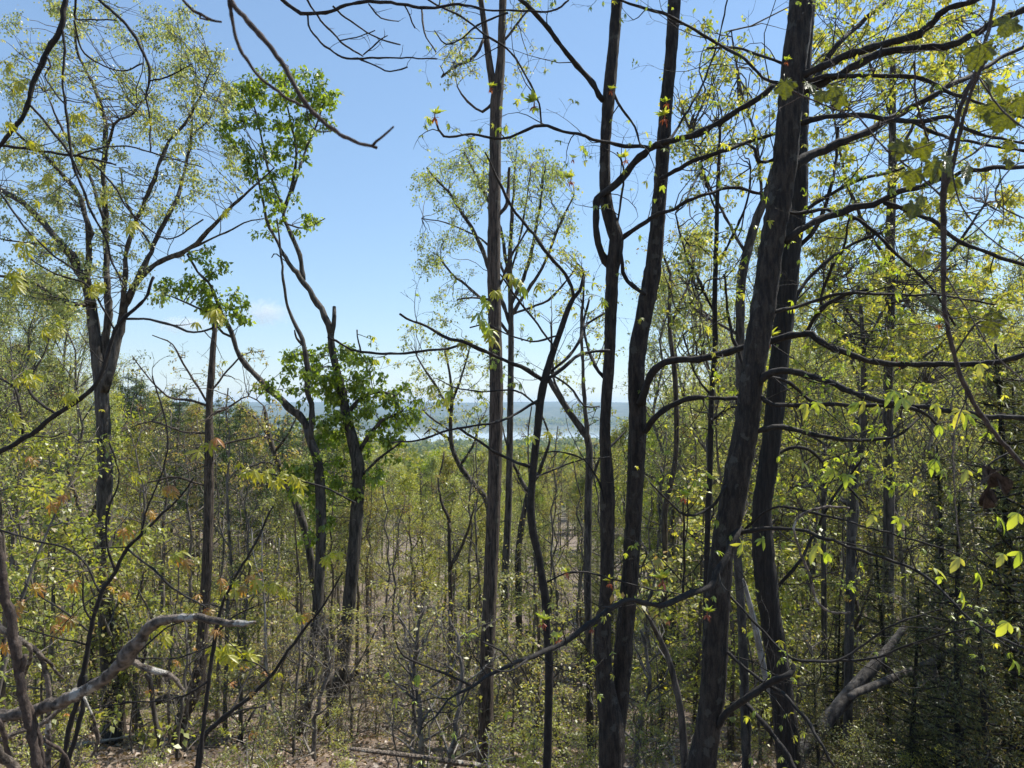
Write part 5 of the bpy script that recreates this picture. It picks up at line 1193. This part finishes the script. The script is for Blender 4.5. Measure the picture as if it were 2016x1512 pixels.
PROTO = {
 'leafy': [gen_tree(11, 14, .13, .42, .22, 17, 7, 6, 12, .115, L_OAK, M_FAR, tint=(0, .8), lsp=.2), gen_tree(12, 14, .15, .36, .26, 17, 7, 6, 12, .12, L_YELLOW, M_FAR, lsp=.2), gen_tree(13, 14, .11, .45, .20, 16, 7, 6, 12, .11, L_UNDER, M_FARB, tint=(.3, 1), lsp=.2), gen_tree(14, 14, .12, .30, .24, 18, 7, 6, 12, .12, L_UNDER, M_FAR, tint=(0, .7), lsp=.2)],
 'bare': [gen_tree(21, 14, .11, .40, .18, 14, 6, 6, 1, .06, L_UNDER, M_FAR, tint=(.5, 1)), gen_tree(22, 14, .09, .30, .20, 15, 6, 6, 1, .06, L_UNDER, M_FARB, tint=(.6, 1)), gen_tree(23, 14, .10, .35, .17, 15, 6, 5, 2, .06, L_BRONZE, M_FAR)],
 'green': [gen_tree(31, 14, .12, .28, .24, 18, 7, 6, 12, .13, L_POPLAR, M_FARB, lsp=.2)],
 'pine': [gen_pine(41, 15, .15, .35, .20, 15, 9, L_PINE, M_FARB, .20), gen_pine(42, 15, .14, .42, .18, 14, 9, L_PINE, M_FARB, .20)],
 'cedar': [gen_pine(51, 6, .09, .04, .24, 22, 8, L_CEDAR, M_DARK, .11, .1, 1.4), gen_pine(52, 6, .08, .06, .22, 21, 8, L_CEDAR, M_DARK, .11, .15, 1.4)],
 'under': [gen_under(61, 5, 14, 5, .08, L_UNDER, M_FAR, (0, .8)), gen_under(62, 5, 13, 6, .085, L_YELLOW, M_FARB, (.1, 1)), gen_under(63, 5, 14, 4, .075, L_UNDER, M_FAR, (.4, 1)), gen_under(64, 5, 13, 5, .08, L_YELLOW, M_FAR, (0, .6))],
 'shrub': [gen_under(71, 2, 14, 4, .065, L_YELLOW, M_FAR, (.2, 1), .7), gen_under(72, 2, 12, 4, .06, L_UNDER, M_FARB, (.1, .8), .7)],
 'tall': [gen_tree(91, 16, .12, .42, .17, 19, 7, 6, 8, .085, L_PALE, M_FAR, lsp=.14, up=1.1), gen_tree(92, 16, .11, .36, .19, 19, 7, 6, 8, .085, L_OAK, M_FAR, lsp=.14, up=1.0)],
 'brush': [gen_tree(95, 2.4, .02, .08, .34, 13, 5, 4, 0, .05, L_UNDER, M_FAR, twig_r=.0035, crooked=.2), gen_tree(96, 2.4, .018, .10, .40, 12, 5, 4, 1, .05, L_UNDER, M_FAR, twig_r=.003, crooked=.25, tint=(.4, 1))],
 'pole': [gen_tree(81, 8, .045, .25, .16, 9, 4, 3, 2, .06, L_UNDER, M_FAR, tint=(.3, 1), twig_r=.006), gen_tree(82, 8, .04, .35, .14, 8, 4, 3, 1, .06, L_UNDER, M_FARB, tint=(.5, 1), twig_r=.006)],
}
def plant(name, label, cat, kind, i, x, y, scale, rot, group, wide=1.0, sink=0.0):
    tm, cm = PROTO[kind][i % len(PROTO[kind])]
    e = bpy.data.objects.new(name, None); COL.objects.link(e)
    e.location = (x, y, float(ground_z(x, y)) - sink); e.rotation_euler = (0, 0, rot); e.scale = (scale * wide, scale * wide, scale)
    tag(e, label, cat, group)
    link('trunk', tm, e); c = link('crown', cm, e); c['kind'] = 'stuff'
    return e

LOOK = {'leafy': ['pale green-leafed tree', 'bright yellow-green tree', 'tan and green spring tree', 'broad low-branched leafy tree'],
        'bare': ['almost bare grey tree', 'almost bare brown tree', 'bare tree with bronze buds'], 'green': ['fuller green tree'], 'pine': ['dark pine', 'dark high-crowned pine'],
        'tall': ['tall slim pale tree', 'tall slim grey-green tree'], 'brush': ['bare grey brush', 'budding grey brush'],
        'under': ['tiered green sapling', 'tiered bright yellow sapling', 'sparse tan-leafed sapling', 'tiered fresh green sapling'], 'shrub': ['yellow-green shrub', 'dull green shrub'], 'pole': ['thin grey pole sapling', 'thin brown pole sapling']}
def where(px, Y, near_y):
    k = int(np.searchsorted([160, 330, 480, 620, 790, 950, 1120, 1260, 1400, 1580, 1760, 1920], px))
    w = ['beside the left edge', 'behind the three-stemmed oak', 'around the broken snag', 'left of the tulip trees', 'behind the tulip trees', 'left of the straight oak', 'behind the crooked sapling',
         'behind the twin-stemmed hickory', 'between twin-stemmed and leaning hickories', 'behind the leaning hickory', 'right of the black ridged trunk', 'behind the grape vine', 'beside the right edge'][k]
    return w + (', nearer on the slope' if Y < near_y else ', deeper in the valley')
YT_X = [-300, 0, 120, 250, 380, 470, 540, 620, 760, 830, 1000, 1130, 1200, 1260, 1330, 1450, 1600, 1800, 2016, 2400]
YT_Y = [640, 640, 690, 740, 780, 800, 818, 832, 848, 878, 882, 872, 845, 800, 760, 710, 650, 620, 640, 640]
rng = np.random.RandomState(2024)
def wood(kind, name, label, group, n, ymin, ymax, H, seed, extra=(0, 110), pxr=(-120, 2140), keep=None, top=None, wide=(.85, 1.2), hclip=(4, 19)):
    rg = np.random.RandomState(seed)
    # stratified in picture columns so that the wood has no holes
    for i in range(n):
        px = pxr[0] + (pxr[1] - pxr[0]) * ((i * 0.6180339 + rg.uniform(0, .02)) % 1)
        Y = (ymin ** .8 + (ymax ** .8 - ymin ** .8) * rg.uniform(0, 1)) ** 1.25
        if keep and not keep(px, Y, rg): continue
        x = (px - CX) / F * Y
        yt = (top(px, rg) if top else np.interp(px, YT_X, YT_Y)) + rg.uniform(*extra)
        h = -(yt - HOR) / F * Y - float(ground_z(x, Y))
        h = float(np.clip(h, *hclip))
        pi = rg.randint(9) % len(PROTO[kind])
        plant(name, LOOK[kind][pi] + ' ' + where(px, Y, 60), 'tree', kind, pi, x, Y, h / H, rg.uniform(0, 6.28), group, rg.uniform(*wide))
wood('leafy', 'valley_tree', 'spring-leafed tree in the crowded valley wood', 'leafy trees of the valley wood', 200, 26, 135, 14, 1, keep=lambda px, Y, r: not (235 < px < 570 and Y < 75 and r.uniform() < .6))
wood('tall', 'slim_tree', '', 'tall slim trees against the sky', 9, 22, 42, 16, 31, (0, 150), (-60, 140), None, lambda px, r: 530, (.8, 1.1), (6, 22))
wood('tall', 'slim_tree', '', 'tall slim trees against the sky', 26, 18, 42, 16, 32, (0, 260), (1290, 2090), None, lambda px, r: 400, (.8, 1.1), (6, 22))
wood('bare', 'bare_tree', 'almost bare grey tree in the valley wood', 'nearly bare trees of the valley wood', 170, 20, 110, 14, 2, (0, 140))
wood('green', 'green_tree', 'fuller green tree among the valley trees', 'fuller green trees of the valley wood', 26, 35, 130, 14, 3, (10, 120))
wood('pine', 'pine_tree', 'dark pine behind the snag and tulip trees', 'pines on the far slope', 62, 42, 85, 15, 4, (-25, 30), (235, 700))

def floor_plants(kind, name, label, group, n, ymin, ymax, H, hr, seed, pxr=(-80, 2100), cat='sapling', pw=1.0, wide=(.9, 1.4), keep=None):
    rg = np.random.RandomState(seed)
    for i in range(n):
        px = pxr[0] + (pxr[1] - pxr[0]) * ((i * 0.6180339 + rg.uniform(0, .02)) % 1)
        Y = ymin + (ymax - ymin) * rg.uniform(0, 1) ** pw
        if keep and not keep(px, Y, rg): continue
        x = (px - CX) / F * Y
        pi = rg.randint(9) % len(PROTO[kind])
        hh = rg.uniform(*hr)
        plant(name, ('shorter ' if hh < sum(hr) / 2 else 'taller ') + LOOK[kind][pi] + ' ' + where(px, Y, 28), cat, kind, pi, x, Y, hh / H, rg.uniform(0, 6.28), group, rg.uniform(*wide))
floor_plants('under', 'understory_sapling', 'low sapling with tiers of yellow-green leaves on the valley floor', 'understory saplings', 195, 15, 66, 5, (2.2, 5.2), 5, pw=1.2)
floor_plants('under', 'understory_sapling', 'broad yellow-green sapling among the trunks at left', 'understory saplings', 34, 18, 45, 5, (4.5, 8.0), 15, (-80, 560))
floor_plants('under', 'understory_sapling', 'broad yellow-green sapling behind the leaning hickory', 'understory saplings', 40, 14, 42, 5, (4.0, 7.5), 16, (1290, 2100))
floor_plants('shrub', 'leafy_shrub', 'knee-high yellow-green shrub on the leaf-strewn slope', 'shrubs on the slope', 66, 9.5, 34, 2, (.7, 1.7), 6, cat='shrub')
floor_plants('shrub', 'leafy_shrub', '', 'shrubs on the slope', 18, 8.2, 11.5, 2, (.5, 1.0), 26, cat='shrub')
floor_plants('brush', 'bare_brush', '', 'bare twiggy brush on the slope', 44, 14, 40, 2.4, (1.4, 3.2), 27, (560, 1180), cat='shrub')
floor_plants('brush', 'bare_brush', '', 'bare twiggy brush on the slope', 150, 10, 48, 2.4, (1.2, 3.4), 17, cat='shrub')
floor_plants('pole', 'pole_sapling', 'thin upright grey pole sapling in the valley', 'pole saplings', 190, 14, 70, 8, (4, 9), 7, wide=(.8, 1.1))
for i, (px, Y, h) in enumerate([(1960, 9.5, 6.0), (1830, 11, 5.2), (2080, 8.5, 6.4), (1890, 8.0, 3.6), (1730, 12.5, 4.2), (2000, 13, 7), (1790, 8.6, 2.6), (1640, 13, 3.2), (1930, 7.2, 2.6), (1605, 7.6, 1.7)]):
    lab = ['tall dark cedar filling the lower right', 'dark cedar behind the leaning grey log', 'dark cedar cut by the right edge', 'short dark cedar under the drooping hickory leaves', 'dim cedar between the log and the ridged trunk', 'farther dark cedar at the right edge', 'small dark cedar beside the leaning grey log', 'small dim cedar low behind the ridged trunk', 'low dark cedar at the bottom right corner', 'tiny dark cedar at the foot of the leaning grey log'][i]
    x = (px - CX) / F * Y
    plant('cedar_tree', lab, 'tree', 'cedar', i, x, Y, h / 6, i * 1.3, None, 1.05)
for i, (px, Y, yt) in enumerate([(20, 13.5, 690), (110, 15.5, 770), (300, 17, 850), (-30, 11.0, 780)]):
    lab = ['tall yellow-green sapling at the left edge below the oak limbs', 'leafy green sapling just left of the three-stemmed oak', 'tan-leafed sapling between oak and snag', 'leafy sapling cut by the left edge', 'short bright sapling before the oak trunk', 'tallest leafy sapling at the far left', 'low leafy sapling before the snag', 'bright low sapling between snag and slanting trunk', 'sparse tan sapling behind the three-stemmed oak foot'][i]
    x = (px - CX) / F * Y; h = -(yt - HOR) / F * Y - float(ground_z(x, Y))
    plant('leafy_sapling', lab, 'sapling', 'under', [1, 0, 2, 3, 1, 3, 0, 1, 2][i], x, Y, h / 5, i * .9, None, 1.0)
sx = (1045 - CX) / F * 10.6
plant('leafy_shrub', 'bright yellow-green shrub at the foot of the crooked sapling', 'shrub', 'shrub', 0, sx, 10.6, .75, 1.0, None, 1.1)

# ================================================================== fallen sticks, leaf litter, far wood
def stick_mesh(seed, L):
    rg = np.random.RandomState(seed); mb = MB()
    w = wander((0, 0, .04), (1, 0, .05), L, rg, 8, .14); w[:, 2] = np.abs(w[:, 2]) * .4 + .04
    mb.tube(w, np.linspace(.045, .012, len(w)), 7, 0, .1, rg)
    grow(mb, w, np.linspace(.04, .01, len(w)), rg, 6, .3, .9, 2, .2, rmax=.012, rmin=.004)
    return mb.mesh('fallen_branch', [M_LOG if seed % 2 else M_PALE])
ST = [stick_mesh(s, l) for s, l in ((1, 2.4), (2, 1.8), (3, 3.2), (4, 1.4))]
rg = np.random.RandomState(8)
for i in range(120):
    px = -60 + 2140 * ((i * .6180339) % 1); Y = rg.uniform(9, 42); x = (px - CX) / F * Y
    o = link('fallen_branch', ST[i % 4])
    e = .5
    nx, ny = float(ground_z(x + e, Y) - ground_z(x - e, Y)) / (2 * e), float(ground_z(x, Y + e) - ground_z(x, Y - e)) / (2 * e)
    a = rg.uniform(0, 6.28); d = Vector((math.cos(a), math.sin(a), nx * math.cos(a) + ny * math.sin(a)))
    o.matrix_basis = frame((x, Y, float(ground_z(x, Y))), d, (-nx, -ny, 1), rg.uniform(.7, 1.5))
    tag(o, ['crooked brown', 'short pale', 'long brown', 'stubby pale'][i % 4] + ' fallen branch ' + where(px, Y, 24), 'branch', 'fallen branches on the slope')

mb = MB(); n = 70000
Y = 6 + 44 * rg.uniform(0, 1, n) ** 1.1; px = rg.uniform(-80, 2100, n); X = (px - CX) / F * Y
pos = np.stack([X, Y, ground_z(X, Y) + rg.uniform(.01, .06, n)], -1)
mb.leaves(pos, rg.normal(0, 1, (n, 3)) * np.array([1, 1, .35]), rg.normal(0, .45, (n, 3)) + np.array([0, 0, 1]), rg.uniform(.06, .15, n), rg.uniform(0, 1, n), 0, .3, .15)
tag(link('leaf_litter', mb.mesh('leaf_litter', [L_DEAD])), 'dry brown leaves covering the slope', kind='stuff')

def far_wood():
    rg = np.random.RandomState(12)
    mb = MB()
    def crowns(n, y0, y1, px0, px1, h0, h1, faces, fsz, pw=1.0):
        Y = y0 + (y1 - y0) * rg.uniform(0, 1, n) ** pw; px = rg.uniform(px0, px1, n); X = (px - CX) / F * Y
        G = ground_z(X, Y); ok = G > -79.5
        X, Y, G = X[ok], Y[ok], G[ok]; m = len(X)
        h = rg.uniform(h0, h1, m); R = h * rg.uniform(.20, .32, m); tt = np.clip(rg.normal(.5, .25, m), 0, 1)
        u = rg.normal(0, 1, (m, faces, 3)); u /= np.linalg.norm(u, axis=2, keepdims=True)
        rad = rg.uniform(.55, 1.05, (m, faces, 1))
        pos = u * rad * R[:, None, None] * np.array([1, 1, 1.25]) + np.stack([X, Y, G + h - R * 1.25], -1)[:, None]
        d = rg.normal(0, 1, (m * faces, 3)); nr = u.reshape(-1, 3) + rg.normal(0, .5, (m * faces, 3))
        mb.leaves(pos.reshape(-1, 3), d, nr, fsz * rg.uniform(.6, 1.4, m * faces), np.clip(np.repeat(tt, faces) + rg.normal(0, .1, m * faces), 0, 1), 0, .42, .1)
    crowns(1100, 120, 430, -100, 2120, 10, 16, 150, .9, 1.3)
    crowns(5500, 430, 1500, 300, 1700, 10, 17, 20, 4.2, 1.2)
    crowns(3500, 2750, 3300, 500, 1500, 9, 16, 8, 7.0)
    tag(link('far_wood', mb.mesh('far_wood', [L_FAR])), 'hazy distant woodland stretching to the river', kind='stuff')
far_wood()
